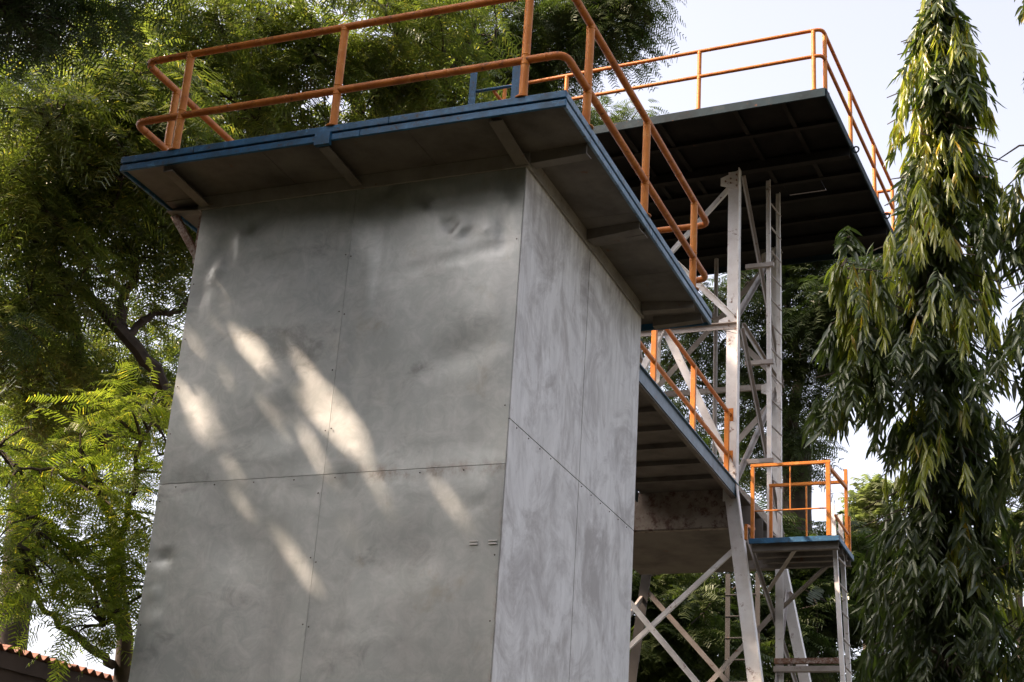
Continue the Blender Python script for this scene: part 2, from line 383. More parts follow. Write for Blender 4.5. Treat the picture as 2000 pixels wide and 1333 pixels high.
# ---- platform deck on the tower
Xl, Xr, Yf, Yb, Zt, TH = -2.779, .4516, -.535, 2.937, .139, .108
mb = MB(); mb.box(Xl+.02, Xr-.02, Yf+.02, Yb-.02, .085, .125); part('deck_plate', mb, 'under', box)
def edge(p, q, z0, z1, out, m, label=None):
    mb = MB(); p, q = Vector(p), Vector(q); o = Vector(out)
    a, b = p, q
    vs = [(a.x,a.y,z0),(b.x,b.y,z0),(b.x+o.x,b.y+o.y,z0),(a.x+o.x,a.y+o.y,z0),(a.x,a.y,z1),(b.x,b.y,z1),(b.x+o.x,b.y+o.y,z1),(a.x+o.x,a.y+o.y,z1)]
    mb.add(vs, [(0,3,2,1),(4,5,6,7),(0,1,5,4),(1,2,6,5),(2,3,7,6),(3,0,4,7)])
    part('edge_strip', mb, m, box, bevel=.003)
t = .02
def split(a, b, n, gap=.002):
    e = [a + (b-a)*i/n for i in range(n+1)]; return [(e[i]+(gap if i else 0), e[i+1]-(gap if i < n-1 else 0)) for i in range(n)]
for a, b in ((Xl, -2.2), (-2.196, -.75), (-.746, Xr)): edge((a, Yf+t, 0), (b, Yf+t, 0), .090, .139, (0, -t, 0), 'blue')
for a, b in ((Xl, -.95), (-.946, Xr)): edge((a, Yf+t+.004, 0), (b, Yf+t+.004, 0), .031, .078, (0, -t, 0), 'blue')
for a, b in ((Yf+.022, 1.3), (1.304, Yb)):
    edge((Xr-t, a, 0), (Xr-t, b, 0), .090, .139, (t, 0, 0), 'blue_faded')
    edge((Xr-t-.004, a+.004, 0), (Xr-t-.004, b, 0), .031, .078, (t, 0, 0), 'blue_faded')
edge((Xl+t, Yf+.022, 0), (Xl+t, Yb, 0), .031, .139, (-t, 0, 0), 'blue')
edge((Xl+.022, Yb-t, 0), (Xr-.022, Yb-t, 0), .031, .139, (0, t, 0), 'blue')
# soffit plates between the bracket beams
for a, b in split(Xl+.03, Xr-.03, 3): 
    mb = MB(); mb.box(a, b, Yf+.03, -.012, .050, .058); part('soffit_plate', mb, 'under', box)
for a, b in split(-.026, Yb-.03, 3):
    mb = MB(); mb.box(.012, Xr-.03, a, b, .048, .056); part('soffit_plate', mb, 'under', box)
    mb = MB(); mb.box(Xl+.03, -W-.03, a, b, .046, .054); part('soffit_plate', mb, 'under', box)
# bracket beams (tapered channels): web + bottom flange
def bracket(p, q, w=.075, h0=.075, h1=.05, cap=False):
    p, q = Vector(p), Vector(q); d = (q-p).normalized(); s = Vector((-d.y, d.x, 0)); mb = MB()
    for (o, ww, za0, za1, zb0, zb1) in ((-.5*w+.004, .008, .05-h0, .046, .05-h1, .046), (0, w, .05-h0-.008, .05-h0, .05-h1-.008, .05-h1)):
        vs = []
        for pt, z0, z1 in ((p, za0, za1), (q, zb0, zb1)):
            for k, z in ((-1, z0), (1, z0), (1, z1), (-1, z1)): c = pt + s*(o + k*ww/2); vs.append((c.x, c.y, z))
        mb.add(vs, [(0,1,2,3),(7,6,5,4),(0,4,5,1),(1,5,6,2),(2,6,7,3),(3,7,4,0)])
    br = part('bracket_beam', mb, 'under_beam', box)
    if cap:
        c = q + d*.02; mb = MB(); mb.box(c.x-.055, c.x+.055, q.y-.035, q.y, .0, .088); part('end_cap', mb, 'blue', br)
bracket((-2.40, -.03, 0), (-2.40, Yf+.03, 0)); bracket((-1.21, -.03, 0), (-1.21, Yf+.02, 0), cap=True); bracket((-.02, -.03, 0), (-.02, Yf+.04, 0), .09, .085, .03)
bracket((.03, .03, 0), (Xr-.03, .0, 0), .08, .07, .07); bracket((.03, 1.16, 0), (Xr-.03, 1.13, 0), .09); bracket((.03, 1.26, 0), (Xr-.03, 1.24, 0), .06, .05, .04)
bracket((.03, 2.44, 0), (Xr-.03, 2.52, 0), .08); bracket((.03, 2.74, 0), (Xr-.03, 2.76, 0), .07)
for y in (.05, 1.2, 2.45): bracket((-W-.03, y, 0), (Xl+.03, y, 0))
# knee braces on the left wall, rusty brown
for y in (.06, 1.25, 2.4):
    mb = MB(); mb.angle((-W-.012, y, -.36), (-W-.26, y, .0), .05, .05, .006, (0,1,0)); mb.angle((-W-.010, y+.002, -.42), (-W-.010, y+.002, -.055), .09, .05, .006, (0,1,0)); part('knee_brace', mb, 'rusty', box)

# ------------------------------------------------------------------ railings
def railing(name, label, corners, z0, zm, zt, posts, r=.0255, rp=.0275, col='orange', base=None, closed=True, group=None):
    c = Vector(corners[0]); T = thing(name, base or (c.x, c.y, z0), label, 'railing', group)
    for nm, z in (('top_rail', zt), ('mid_rail', zm)):
        mb = MB(); pts = rounded([(x, y, z) for x, y in corners], .085, 5); mb.tube(pts, r, 12, closed=True)
        for a_ in range(len(corners)):
            p_, q_ = Vector((*corners[a_], z)), Vector((*corners[(a_+1) % len(corners)], z)); u_ = (q_-p_).normalized()
            for f_ in [.12/(q_-p_).length, 1-.12/(q_-p_).length, random.uniform(.3,.45), random.uniform(.55,.75)]:
                c_ = p_.lerp(q_, f_); mb.tube([c_-u_*.008, c_-u_*.003, c_+u_*.003, c_+u_*.008], [r*1.0, r*1.09, r*1.09, r*1.0], 12)
        part(nm, mb, 'orange_rail', T, smooth=True)
    for x, y in posts:
        mb = MB(); mb.tube([(x, y, z0), (x, y, zm-.03), (x, y, zm+.03), (x, y, zt-.004)], rp, 12)
        mb.tube([(x, y, z0), (x, y, z0+.008)], rp*1.9, 12)
        for zz in (zm-.034, zm+.034, zt-.034): mb.tube([(x, y, zz-.006), (x, y, zz), (x, y, zz+.006)], [rp, rp*1.12, rp], 12)
        part('post', mb, col, T, smooth=True)
    return T
i_ = .036
x0, x1, y0, y1 = Xl+i_, Xr-i_, Yf+i_, Yb-i_
railing('guard_railing', 'thick orange pipe railing round the blue edged platform of the grey clad tower', [(x0,y0),(x1,y0),(x1,y1),(x0,y1)], Zt, Zt+.283, Zt+.773,
        [(-2.371,y0),(-1.168,y0),(.153,y0),(x1,-.07),(x1,1.192),(x1,2.476),(x0,-.11),(x0,1.1),(x0,2.4),(-2.2,y1),(-1.2,y1),(-.2,y1)], group=None)
# ------------------------------------------------------------------ blue hatch ladder on the platform
lad = thing('hatch_ladder', (-.415, .3, Zt), 'blue steel ladder top rising behind the front railing', 'ladder')
for x in (-.60, -.232):
    mb = MB(); mb.angle((x, .3, Zt), (x, .3, 1.0), .05, .04, .006, (1 if x < -.4 else -1, 0, 0), 1 if x < -.4 else -1); part('stile', mb, 'blue', lad)
for z in (.26, .54, .80):
    mb = MB(); mb.tube([(-.60, .318, z), (-.232, .318, z)], .011, 8); part('rung', mb, 'blue', lad, smooth=True)

# ------------------------------------------------------------------ lattice tower
lat = thing('lattice_tower', (-1.0, 8.5, GZ), 'white painted steel lattice tower carrying a high dark platform', 'tower')
LX0, LX1, LY0, LY1 = -2.10, -.44, 7.45, 9.50
ZA, ZB, ZC, ZD = 3.95, 2.03, .10, -.45
corner = {(1,-1): (LX1, LY0), (1,1): (LX1, LY1), (-1,-1): (LX0, LY0), (-1,1): (LX0, LY1)}
def foot(k, z):
    x, y = corner[k]
    if z >= ZC: return Vector((x, y, z))
    s = (ZC - z) / 2.1; return Vector((x + k[0]*.36*s, y + k[1]*.37*s, z))
holes = {}
for k in corner:
    mb = MB(); L = .150 if k[1] < 0 else .115
    a, b = foot(k, ZC-.12), foot(k, ZA)
    mb.angle(foot(k, ZC-.0), b, L, .10, .012, (-k[0], 0, 0), -k[0]*k[1]*1 * (1)); leg = part('leg', mb, 'steel', lat)
    if k[1] < 0:
        hm = MB()
        for z in np.arange(ZC+.15, ZA-.1, .10):
            if random.random() < .55:
                for _ in range(random.choice((1, 1, 2))):
                    x = b.x - k[0]*random.choice((.05, .09, .07, .12)); zz = z + random.uniform(-.03, .03)
                    hm.tube([(x, LY0-.0015, zz), (x, LY0+.004, zz)], .009, 8)
        part('bolt_holes', hm, 'hole', leg, stuff=True)
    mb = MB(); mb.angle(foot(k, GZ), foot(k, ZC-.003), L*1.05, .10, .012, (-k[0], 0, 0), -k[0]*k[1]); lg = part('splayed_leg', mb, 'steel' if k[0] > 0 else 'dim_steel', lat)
    if k == (1, -1):
        hm = MB()
        for z in (-.05, -.1, -.22, -.3, -.36, -.9, -1.6, -1.75):
            f_ = foot(k, z) - Vector((random.uniform(.04, .12), 0, 0)); hm.tube([f_ + Vector((0,-.002,0)), f_ + Vector((0,.003,0))], .009, 8)
        part('bolt_holes', hm, 'hole', lg, stuff=True)
    # splice plate at the kink
    f_ = foot(k, ZC); mb = MB(); mb.box(min(f_.x, f_.x-k[0]*.17), max(f_.x, f_.x-k[0]*.17), f_.y-.009 if k[1] < 0 else f_.y+.003, f_.y-.003 if k[1] < 0 else f_.y+.009, ZC-.13, ZC+.10); part('splice_plate', mb, 'steel', lat)
    mb = MB(); f_ = foot(k, GZ); mb.box(f_.x-.2, f_.x+.2, f_.y-.2, f_.y+.2, GZ, GZ+.06); part('foot_plate', mb, 'steel_d', lat)
def brace(a, b, m='steel', w=.07, nx=(0,-1,0), off=(0,0,0), name='diagonal_brace', flip=1):
    mb = MB(); o = Vector(off); mb.angle(Vector(a)+o, Vector(b)+o, w*.55, w, .007, nx, flip); return part(name, mb, m, lat)
mb = MB(); mb.tube([(-1.28, 9.62, .1), (-1.30, 9.62, 3.93)], .028, 8); part('down_pipe', mb, 'steel_d', lat, smooth=True)
lev = [(ZA, ZB), (ZB, ZC)]
low = [(-.45, -2.82), (-2.82, -4.7), (-4.7, -6.3)]
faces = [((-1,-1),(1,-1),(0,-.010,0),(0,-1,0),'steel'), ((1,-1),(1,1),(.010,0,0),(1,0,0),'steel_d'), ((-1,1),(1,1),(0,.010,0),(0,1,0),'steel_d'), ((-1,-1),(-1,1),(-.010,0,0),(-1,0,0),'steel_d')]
for ka, kb, o, nx, m in faces:
    o2 = tuple(-.055 * (1 if c > 0 else -1 if c < 0 else 0) for c in o)
    for zt_, zb_ in lev:
        if zt_ < 3 and ka[1] == kb[1] == -1:               # the lower front panel is a K brace
            mid = (foot(ka, zt_) + foot(kb, zt_)) / 2
            brace(mid + Vector((.03,0,-.03)), foot(kb, zb_+.16), m, w=.09, nx=nx, off=o); brace(mid + Vector((-.03,0,-.03)), foot(ka, zb_+.16), m, w=.09, nx=nx, off=o); continue
        brace(foot(ka, zt_-.06), foot(kb, zb_+.04), m, nx=nx, off=o); brace(foot(kb, zt_-.06), foot(ka, zb_+.04), m, nx=nx, off=o2)
    for zt_, zb_ in low:
        brace(foot(ka, zt_+.06), foot(kb, zb_-.08), m, w=.06, nx=nx, off=o); brace(foot(kb, zt_-.05), foot(ka, zb_+.1), m, w=.06, nx=nx, off=o2)
    for z in (ZB,):
        brace(foot(ka, z), foot(kb, z), 'steel_d', nx=nx, off=tuple(1.9*c for c in o), name='horizontal_brace')
    brace(foot(ka, -2.9), foot(kb, -2.9), 'steel_d', nx=nx, off=tuple(1.9*c for c in o), name='horizontal_brace')
for k in ((1,-1), (1,1), (-1,-1)):
    for z in (ZB, ZC+.18, ZA-.12):
        p = foot(k, z); y = p.y - k[1]*-.012 if False else p.y + k[1]*.0125
        mb = MB(); x1_, x2_ = (p.x-.24, p.x-.03) if k[0] > 0 else (p.x+.03, p.x+.24)
        vs = [(x1_ if k[0] > 0 else x2_, y, z-.05), (p.x-k[0]*.03, y, z-.13), (p.x-k[0]*.03, y, z+.13), (x1_ if k[0] > 0 else x2_, y, z+.05)]
        vs += [(a, b + k[1]*.006, c) for a, b, c in vs]
        mb.add(vs, [(0,1,2,3),(7,6,5,4),(0,4,5,1),(1,5,6,2),(2,6,7,3),(3,7,4,0)]); gp = part('gusset_plate', mb, 'steel', lat)
        bm_ = MB()
        for dx, dz in ((.05,.07),(.05,-.07),(.05,0),(.12,.03),(.12,-.03),(.18,0)):
            q = Vector((p.x-k[0]*dx, y+k[1]*.0065, z+dz)); bm_.tube([q, q+Vector((0,k[1]*.012,0))], .011, 6)
        part('bolts', bm_, 'rusty', gp, stuff=True)
# interior floor of the lattice tower
mb = MB(); mb.box(LX0+.02, LX1-.02, LY0+.017, LY1-.02, .112, .128); part('floor_plate', mb, 'under', lat)
mb = MB(); mb.box(LX0-.05, LX1-.03, LY0+.022, LY0+.034, -.30, .129); mb.box(LX0-.05, LX1-.03, LY0+.036, LY0+.10, -.312, -.302); part('end_beam', mb, 'stained', lat, label='pale rust streaked beam below the walkway end')
for y in (8.0, 8.5, 9.0, 9.42):
    mb = MB(); mb.box(LX0-.03, LX1+.02, y, y+.008, -.22, .08); mb.box(LX0-.03, LX1+.02, y+.01, y+.07, -.228, -.22); part('floor_joist', mb, 'under_beam', lat)
mb = MB(); mb.box(LX0-.02, LX1-.02, LY0+.11, LY1-.1, -.29, -.284); part('soffit_plate', mb, 'under', lat)

# ---- high platform
A = math.radians(-2.6); PX, PY = .767, 6.254          # front right corner, slightly skewed
def hp(u, v, z):                                       # u: metres left of the right edge, v: metres behind the front edge
    return (PX - u*math.cos(A) - v*math.sin(A), PY - u*math.sin(A) + v*math.cos(A), z)
UW, VD = 4.05, 3.95
def hbox(mb, u0, u1, v0, v1, z0, z1):
    c = [hp(u0,v0,z0), hp(u1,v0,z0), hp(u1,v1,z0), hp(u0,v1,z0), hp(u0,v0,z1), hp(u1,v0,z1), hp(u1,v1,z1), hp(u0,v1,z1)]
    return mb.add(c, [(0,3,2,1),(4,5,6,7),(0,1,5,4),(1,2,6,5),(2,3,7,6),(3,0,4,7)])
# floor plates; a hatch with a badly fitting lid lets slits of sky through
hu0, hu1, hv0, hv1 = .52, .98, 1.84, 2.22
vv = [.01, .64, 1.27, hv0]
for v0, v1 in ((.01,.64),(.643,1.27),(1.273,hv0-.002),(hv1+.002,2.9),(2.903,VD-.01)):
    for u0, u1 in ((.01,1.35),(1.353,2.7),(2.703,UW-.01)):
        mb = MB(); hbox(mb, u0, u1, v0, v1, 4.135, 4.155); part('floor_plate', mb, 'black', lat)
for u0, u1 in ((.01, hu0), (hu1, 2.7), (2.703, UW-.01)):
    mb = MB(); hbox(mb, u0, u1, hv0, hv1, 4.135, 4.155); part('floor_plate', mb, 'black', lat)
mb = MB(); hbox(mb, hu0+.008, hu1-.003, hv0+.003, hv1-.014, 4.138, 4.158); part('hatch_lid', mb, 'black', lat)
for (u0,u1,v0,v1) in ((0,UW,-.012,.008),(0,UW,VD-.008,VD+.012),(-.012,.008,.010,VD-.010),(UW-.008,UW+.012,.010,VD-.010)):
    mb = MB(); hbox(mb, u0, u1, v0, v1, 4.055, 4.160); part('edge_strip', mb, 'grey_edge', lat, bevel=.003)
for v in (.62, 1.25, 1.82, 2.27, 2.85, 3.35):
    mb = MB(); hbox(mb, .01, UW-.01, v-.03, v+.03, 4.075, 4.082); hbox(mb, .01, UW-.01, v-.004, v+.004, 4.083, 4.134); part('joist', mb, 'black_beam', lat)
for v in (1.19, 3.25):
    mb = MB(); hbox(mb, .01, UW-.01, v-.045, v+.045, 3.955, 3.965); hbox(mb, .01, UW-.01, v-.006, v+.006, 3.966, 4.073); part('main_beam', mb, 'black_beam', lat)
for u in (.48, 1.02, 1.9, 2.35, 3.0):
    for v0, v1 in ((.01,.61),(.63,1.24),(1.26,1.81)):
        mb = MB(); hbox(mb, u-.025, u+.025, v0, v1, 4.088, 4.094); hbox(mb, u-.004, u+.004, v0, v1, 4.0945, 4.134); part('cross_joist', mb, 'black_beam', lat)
for v in (1.22, 2.93):
    mb = MB(); hbox(mb, -.02, -.013, v-.03, v+.03, 4.02, 4.10)
    c0 = Vector(hp(-.05, v, 4.05)); 
    ring = [Vector(hp(-.055 + .033*math.cos(a), v, 4.055 + .038*math.sin(a))) for a in [i*math.pi/8 for i in range(16)]]
    mb.tube(ring, .010, 6, closed=True); part('lifting_lug', mb, 'grey_edge', lat)
cs = [hp(.03,.03,0), hp(.03,VD-.03,0), hp(UW-.03,VD-.03,0), hp(UW-.03,.03,0)]
pts = [hp(.03,.13,0), hp(.13,.03,0), hp(1.43,.03,0), hp(3.05,.03,0), hp(UW-.2,.03,0), hp(.03,1.36,0), hp(.03,2.66,0), hp(.03,3.80,0), hp(.25,VD-.03,0), hp(1.5,VD-.03,0), hp(2.8,VD-.03,0), hp(UW-.03,1.3,0), hp(UW-.03,2.6,0), hp(UW-.03,3.8,0)]
railing('guard_railing', 'thin orange pipe railing round the high dark platform on the lattice tower', [(c[0], c[1]) for c in cs], 4.16, 4.16+.44, 4.16+.773, [(p[0], p[1]) for p in pts], r=.0215, rp=.024)

# ------------------------------------------------------------------ walkway between the towers
wk = thing('walkway', (-1.0, 5.2, Zt), 'walkway with a blue side channel between the clad tower and the lattice tower', 'walkway')
WX0, WX1, WY0, WY1 = -1.56, -.452, 2.96, 7.465
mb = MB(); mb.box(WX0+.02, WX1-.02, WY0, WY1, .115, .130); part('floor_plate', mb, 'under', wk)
for s, x in ((1, WX1), (-1, WX0)):
    mb = MB(); mb.box(min(x, x-s*.008), max(x, x-s*.008), WY0, 7.43, .0, .130); ch = part('side_channel', mb, 'teal', wk)
    mb = MB(); mb.box(min(x-s*.05, x+s*.022), max(x-s*.05, x+s*.022), WY0, 7.43, .131, .143); part('top_flange', mb, 'blue_faded', ch, bevel=.003)
mb = MB(); mb.box(WX1-.06, WX1-.010, WY0, 7.43, -.012, -.004); part('bottom_flange', mb, 'under_beam', wk)
for y in np.arange(3.3, 7.3, .52):
    mb = MB(); mb.box(WX0+.01, WX1-.07, y, y+.007, .066, .113); mb.box(WX0+.01, WX1-.07, y+.008, y+.05, .066, .072); part('joist', mb, 'under', wk)
rl = thing('guard_railing', (-.54, 6.0, Zt), 'sloping looking orange railing along the walkway bolted to a lattice leg', 'railing')
rl['label'] = 'short orange railing along the walkway with its rail ends bolted to a white leg'
for nm, z in (('top_rail', .945), ('mid_rail', .46)):
    mb = MB(); mb.tube([(-.54, 3.1, z), (-.54, LY0-.012, z)], .0225, 12); part(nm, mb, 'orange_rail', rl, smooth=True)
    mb = MB(); mb.box(-.585, -.503, LY0-.016, LY0-.004, z-.075, z+.075); part('flange_plate', mb, 'orange', rl, bevel=.002)
for y in (3.3, 4.6, 5.955, 7.31):
    mb = MB(); mb.box(-.565, -.515, y-.022, y+.022, .141, .945); part('post', mb, 'orange', rl, bevel=.004)
r2 = thing('guard_railing', (-1.5, 6.0, Zt), 'orange railing on the far side of the walkway behind the clad tower', 'railing')
for nm, z in (('top_rail', .945), ('mid_rail', .46)):
    mb = MB(); mb.tube([(-1.5, 3.1, z), (-1.5, LY0-.02, z)], .0225, 10); part(nm, mb, 'orange_rail', r2, smooth=True)
for y in (3.3, 4.6, 5.955, 7.31):
    mb = MB(); mb.box(-1.525, -1.475, y-.022, y+.022, .141, .945); part('post', mb, 'orange', r2, bevel=.004)

# ------------------------------------------------------------------ small landing with an orange gate
BZ = -.575
ld = thing('landing', (.25, 7.5, BZ), 'small blue edged landing with dark underside beside the lattice legs', 'platform')
mb = MB(); mb.box(-.20, .68, 7.03, 7.80, BZ-.03, BZ-.004); part('floor_plate', mb, 'under', ld)
for b in ((-.22,.70,7.0,7.02,BZ-.055,BZ),(-.22,.70,7.81,7.83,BZ-.055,BZ),(.682,.702,7.022,7.808,BZ-.055,BZ)):
    mb = MB(); mb.box(*b); part('edge_strip', mb, 'blue', ld, bevel=.003)
for y in (7.06, 7.30, 7.52, 7.74):
    mb = MB(); xl = -.2 if y < 7.6 else -.40
    mb.box(xl, .68, y, y+.008, BZ-.12, BZ-.031); mb.box(xl, .68, y+.009, y+.06, BZ-.12, BZ-.113); part('joist', mb, 'under_beam', ld)
mb = MB(); mb.angle((.25, 7.10, BZ-.12), (-.30, 8.2, -.88), .05, .05, .006, (0,-1,0)); part('strut', mb, 'steel_d', ld)
mb = MB(); mb.angle((.46, 7.76, BZ-.12), (-.35, 8.75, -1.0), .05, .05, .006, (0,-1,0)); part('strut', mb, 'under_beam', ld)
mb = MB(); mb.angle((-.19, 8.10, GZ), (-.19, 8.10, BZ-.04), .085, .06, .008, (1,0,0)); part('support_post', mb, 'steel', ld)
for z, m in ((-1.60, 'rusty'), (-1.69, 'steel_d')):
    mb = MB(); mb.box(-.19, .59, 8.04+(z+1.6)*.4, 8.09+(z+1.6)*.4, z-.045, z+.012); mb.box(-.19, .59, 8.055, 8.061, z-.05, z-.0455); part('cross_beam', mb, m, ld, bevel=.004)
gt = thing('gate', (.2, 7.02, BZ), 'orange square tube gate and guard cage on the small landing', 'gate')
def bar(nm, a, b, w, m='orange', par=gt):
    mb = MB(); a, b = Vector(a), Vector(b); nx = (1,0,0) if abs((b-a).normalized().x) < .5 else (0,1,0)
    mb.flat(a, b, w, w, nx); part(nm, mb, m, par, bevel=.003)
zt = .205
bar('post', (-.185,7.02,BZ), (-.185,7.02,zt-.02), .036); bar('post', (.595,7.02,BZ), (.595,7.02,zt-.02), .044)
bar('top_bar', (-.206,7.02,zt), (.62,7.02,zt), .032); bar('thin_bar', (.205,7.02,zt-.02), (.205,7.02,-.275), .013); bar('thin_bar', (-.164,7.02,-.283), (.569,7.02,-.283), .014)
bar('post', (-.165,7.78,BZ), (-.165,7.78,zt), .034); bar('post', (.64,7.78,BZ), (.64,7.78,zt+.16), .034)
bar('top_bar', (-.186,7.78,zt+.021), (.66,7.78,zt+.021), .032); bar('thin_bar', (.218,7.78,BZ+.03), (.218,7.78,zt), .018); bar('bottom_bar', (-.144,7.78,BZ+.02), (.618,7.78,BZ+.02), .03)
bar('side_bar', (.595,7.05,zt-.04), (.64,7.76,zt-.04), .034)
bar('side_bar', (.655,7.05,BZ+.22), (.655,7.76,BZ+.22), .024); bar('post', (.665,7.79,BZ), (.665,7.79,BZ+.42), .028)
bar('side_bar', (-.26,7.05,-.42), (-.26,7.40,-.36), .028); bar('post', (-.26,7.05,BZ), (-.26,7.05,-.435), .03)

# ------------------------------------------------------------------ ladders
def ladder(name, label, a0, a1, b0, b1, step, m, rung_m, w=.055, rr=.010, nx=(1,0,0)):
    T = thing(name, a0, label, 'ladder'); a0, a1, b0, b1 = map(Vector, (a0, a1, b0, b1))
    for p, q in ((a0, a1), (b0, b1)):
        mb = MB(); mb.angle(p, q, w, .035, .005, nx); part('stile', mb, m, T)
    n = int((a1-a0).length / step)
    for i in range(1, n):
        t = i / n; mb = MB(); mb.tube([a0.lerp(a1, t), b0.lerp(b1, t)], rr, 6); part('rung', mb, rung_m, T, smooth=True)
    return T
l1 = ladder('access_ladder', 'tall white ladder from the small landing up to the hatch of the high platform', (-.185,7.93,BZ), (-.205,7.93,4.05), (-.150,8.28,BZ), (-.165,8.28,4.05), .30, 'steel', 'steel_d', nx=(-1,0,0))
for z in (2.93, 1.72, .55):
    mb = MB(); mb.flat((-.49, 7.90, z), (-.16, 7.90, z), .05, .05, (0,0,1)); part('wall_bracket', mb, 'steel_d', l1)
l2 = ladder('access_ladder', 'narrow white ladder leaning down from the right end of the small landing', (.90,7.2,GZ), (.625,7.2,-.20), (.865,7.55,GZ), (.64,7.55,-.20), .27, 'steel', 'steel_d', w=.05, nx=(-1,0,0))
l3 = ladder('access_ladder', 'dark ladder standing far back between the lattice legs', (-1.36,10.6,GZ), (-1.38,10.6,-.0), (-1.0,10.6,GZ), (-1.0,10.6,-.0), .27, 'dim_steel', 'dim_steel', w=.06)

# ------------------------------------------------------------------ shed with a corrugated roof edge
sh = thing('shed', (-5.2, 2.0, GZ), 'low shed with a dark eave under a corrugated terracotta roof', 'shed')
EZ = -2.92 - .0
mb = MB(); mb.box(-8.2, -5.6, -1.5, 7.0, GZ, EZ-.25); part('wall', mb, 'shed_wall', sh)
E0, E1 = Vector((-4.879, 0.943, -2.737)), Vector((-5.071, 3.517, -2.638))
ed = (E1 - E0); L_ = ed.length; ed.normalize(); up = Vector((-1.0, -.1, .12)).normalized()
def corr(u, v):
    return E0 + ed*u + up*v + Vector((0,0,.022*math.sin(u*2*math.pi/.13)))
us = np.arange(0, L_, .0163); k = 0
for j in range(int(L_ / .91) + 1):
    uu = us[(us >= j*.91 - .001) & (us <= (j+1)*.91 + .02)]
    if len(uu) < 3: continue
    mb = MB(); lift = .004*(j % 2); jag = random.uniform(-.03, .03)
    vs = [corr(u, jag)+Vector((0,0,lift)) for u in uu] + [corr(u, 2.4)+Vector((0,0,lift)) for u in uu]; n = len(uu)
    vs += [v - Vector((0,0,.008)) for v in vs]
    fs = []
    for i in range(n-1): fs += [(i, i+1, n+i+1, n+i), (2*n+i+1, 2*n+i, 3*n+i, 3*n+i+1), (i, 2*n+i, 2*n+i+1, i+1), (n+i, n+i+1, 3*n+i+1, 3*n+i)]
    mb.add(vs, fs); part('roof_sheet', mb, 'tile', sh, smooth=True)
mb = MB()
for e in (.05,):
    a, b = E0 + up*.05, E1 + up*.05 + ed*.35
    lo, hi = Vector((0,0,-.16)), Vector((0,0,-.031)); q = [a+lo, b+lo, b+hi, a+hi]; q += [v + up*.04 for v in q]
    mb.add(q, [(0,1,2,3),(7,6,5,4),(0,4,5,1),(1,5,6,2),(2,6,7,3),(3,7,4,0)])
part('eave_beam', mb, 'shed_wall', sh)
mb = MB(); a, b = E0 + up*.10, E1 + up*.10 + ed*.35; lo, hi = Vector((0,0,-3.0)), Vector((0,0,-.031)); q = [a+lo, b+lo, b+hi, a+hi]; q += [v + up*.1 for v in q]
mb.add(q, [(0,1,2,3),(7,6,5,4),(0,4,5,1),(1,5,6,2),(2,6,7,3),(3,7,4,0)]); part('wall', mb, 'shed_wall', sh)

# ------------------------------------------------------------------ foliage
def nrm(a): return a / np.maximum(np.linalg.norm(a, axis=-1, keepdims=True), 1e-9)
def fronds(base, direc, length, K=10, pin=.06, wid=.011, droop=.25, fwd=.35):
    """bipinnate fronds: K pairs of narrow leaflets along an arching rachis; returns quads (Q,4,3)"""
    n = len(base); direc = nrm(direc); upv = np.tile(np.array([0., 0., 1.]), (n, 1)) + rng.normal(0, .35, (n, 3))
    side = nrm(np.cross(direc, upv)); nv = nrm(np.cross(side, direc))
    tt = (np.arange(K) + .6) / K
    L = length[:, None, None]; t_ = tt[None, :, None]
    pos = base[:, None, :] + direc[:, None, :] * (L * t_) - np.array([0, 0, 1.])[None, None, :] * (L * droop * t_ ** 2)
    tang = nrm(direc[:, None, :] - np.array([0, 0, 1.])[None, None, :] * (2 * droop * t_))
    prof = (1.05 - .75 * np.abs(tt - .45) ** 1.5)[None, :, None]
    out = []
    for s in (-1, 1):
        dv = nrm(side[:, None, :] * s + tang * fwd + nv[:, None, :] * rng.normal(.0, .22, (n, K, 1)) - np.array([0, 0, .28]))
        ln = pin * prof * rng.uniform(.8, 1.15, (n, K, 1)) * (L / length.mean())
        w = tang * wid * .5 * rng.uniform(.8, 1.2, (n, K, 1))
        a = pos - w; b = pos + w; tip = pos + dv * ln + np.array([0, 0, -.12]) * ln
        out.append(np.stack([a, b, tip + w * .6, tip - w * .6], axis=2).reshape(-1, 4, 3))
    return np.concatenate(out)
def quads_object(name, Q, m, parent, stuff=True):
    off = np.array(world_of(parent)); n = len(Q)
    me = bpy.data.meshes.new(name); me.vertices.add(n*4); me.vertices.foreach_set('co', (Q - off).astype(np.float32).reshape(-1))
    me.loops.add(n*4); me.loops.foreach_set('vertex_index', np.arange(n*4, dtype=np.int32))
    me.polygons.add(n); me.polygons.foreach_set('loop_start', np.arange(0, n*4, 4, dtype=np.int32))
    me.update(calc_edges=True); me.materials.append(M[m])
    o = link(name, me, parent)
    if stuff: o['kind'] = 'stuff'
    return o
def limb(name, pts, r0, r1, m, parent, n=8, wob=.014):
    P = [Vector(p) for p in pts]; out = []
    for i in range(len(P)-1):
        a_, b_ = P[max(i-1, 0)], P[min(i+2, len(P)-1)]
        for j in range(5):
            t = j/5; q = .5*((2*P[i]) + (P[i+1]-a_)*t + (2*a_-5*P[i]+4*P[i+1]-b_)*t*t + (3*P[i]-a_-3*P[i+1]+b_)*t**3); out.append(q + Vector((random.gauss(0,wob), random.gauss(0,wob), random.gauss(0,wob))) * (0 if i == 0 and j == 0 else 1))
    out.append(P[-1]); k = len(out); mb = MB(); mb.tube(out, [r0 + (r1-r0)*i/(k-1) for i in range(k)], n)
    return part(name, mb, m, parent, smooth=True), out
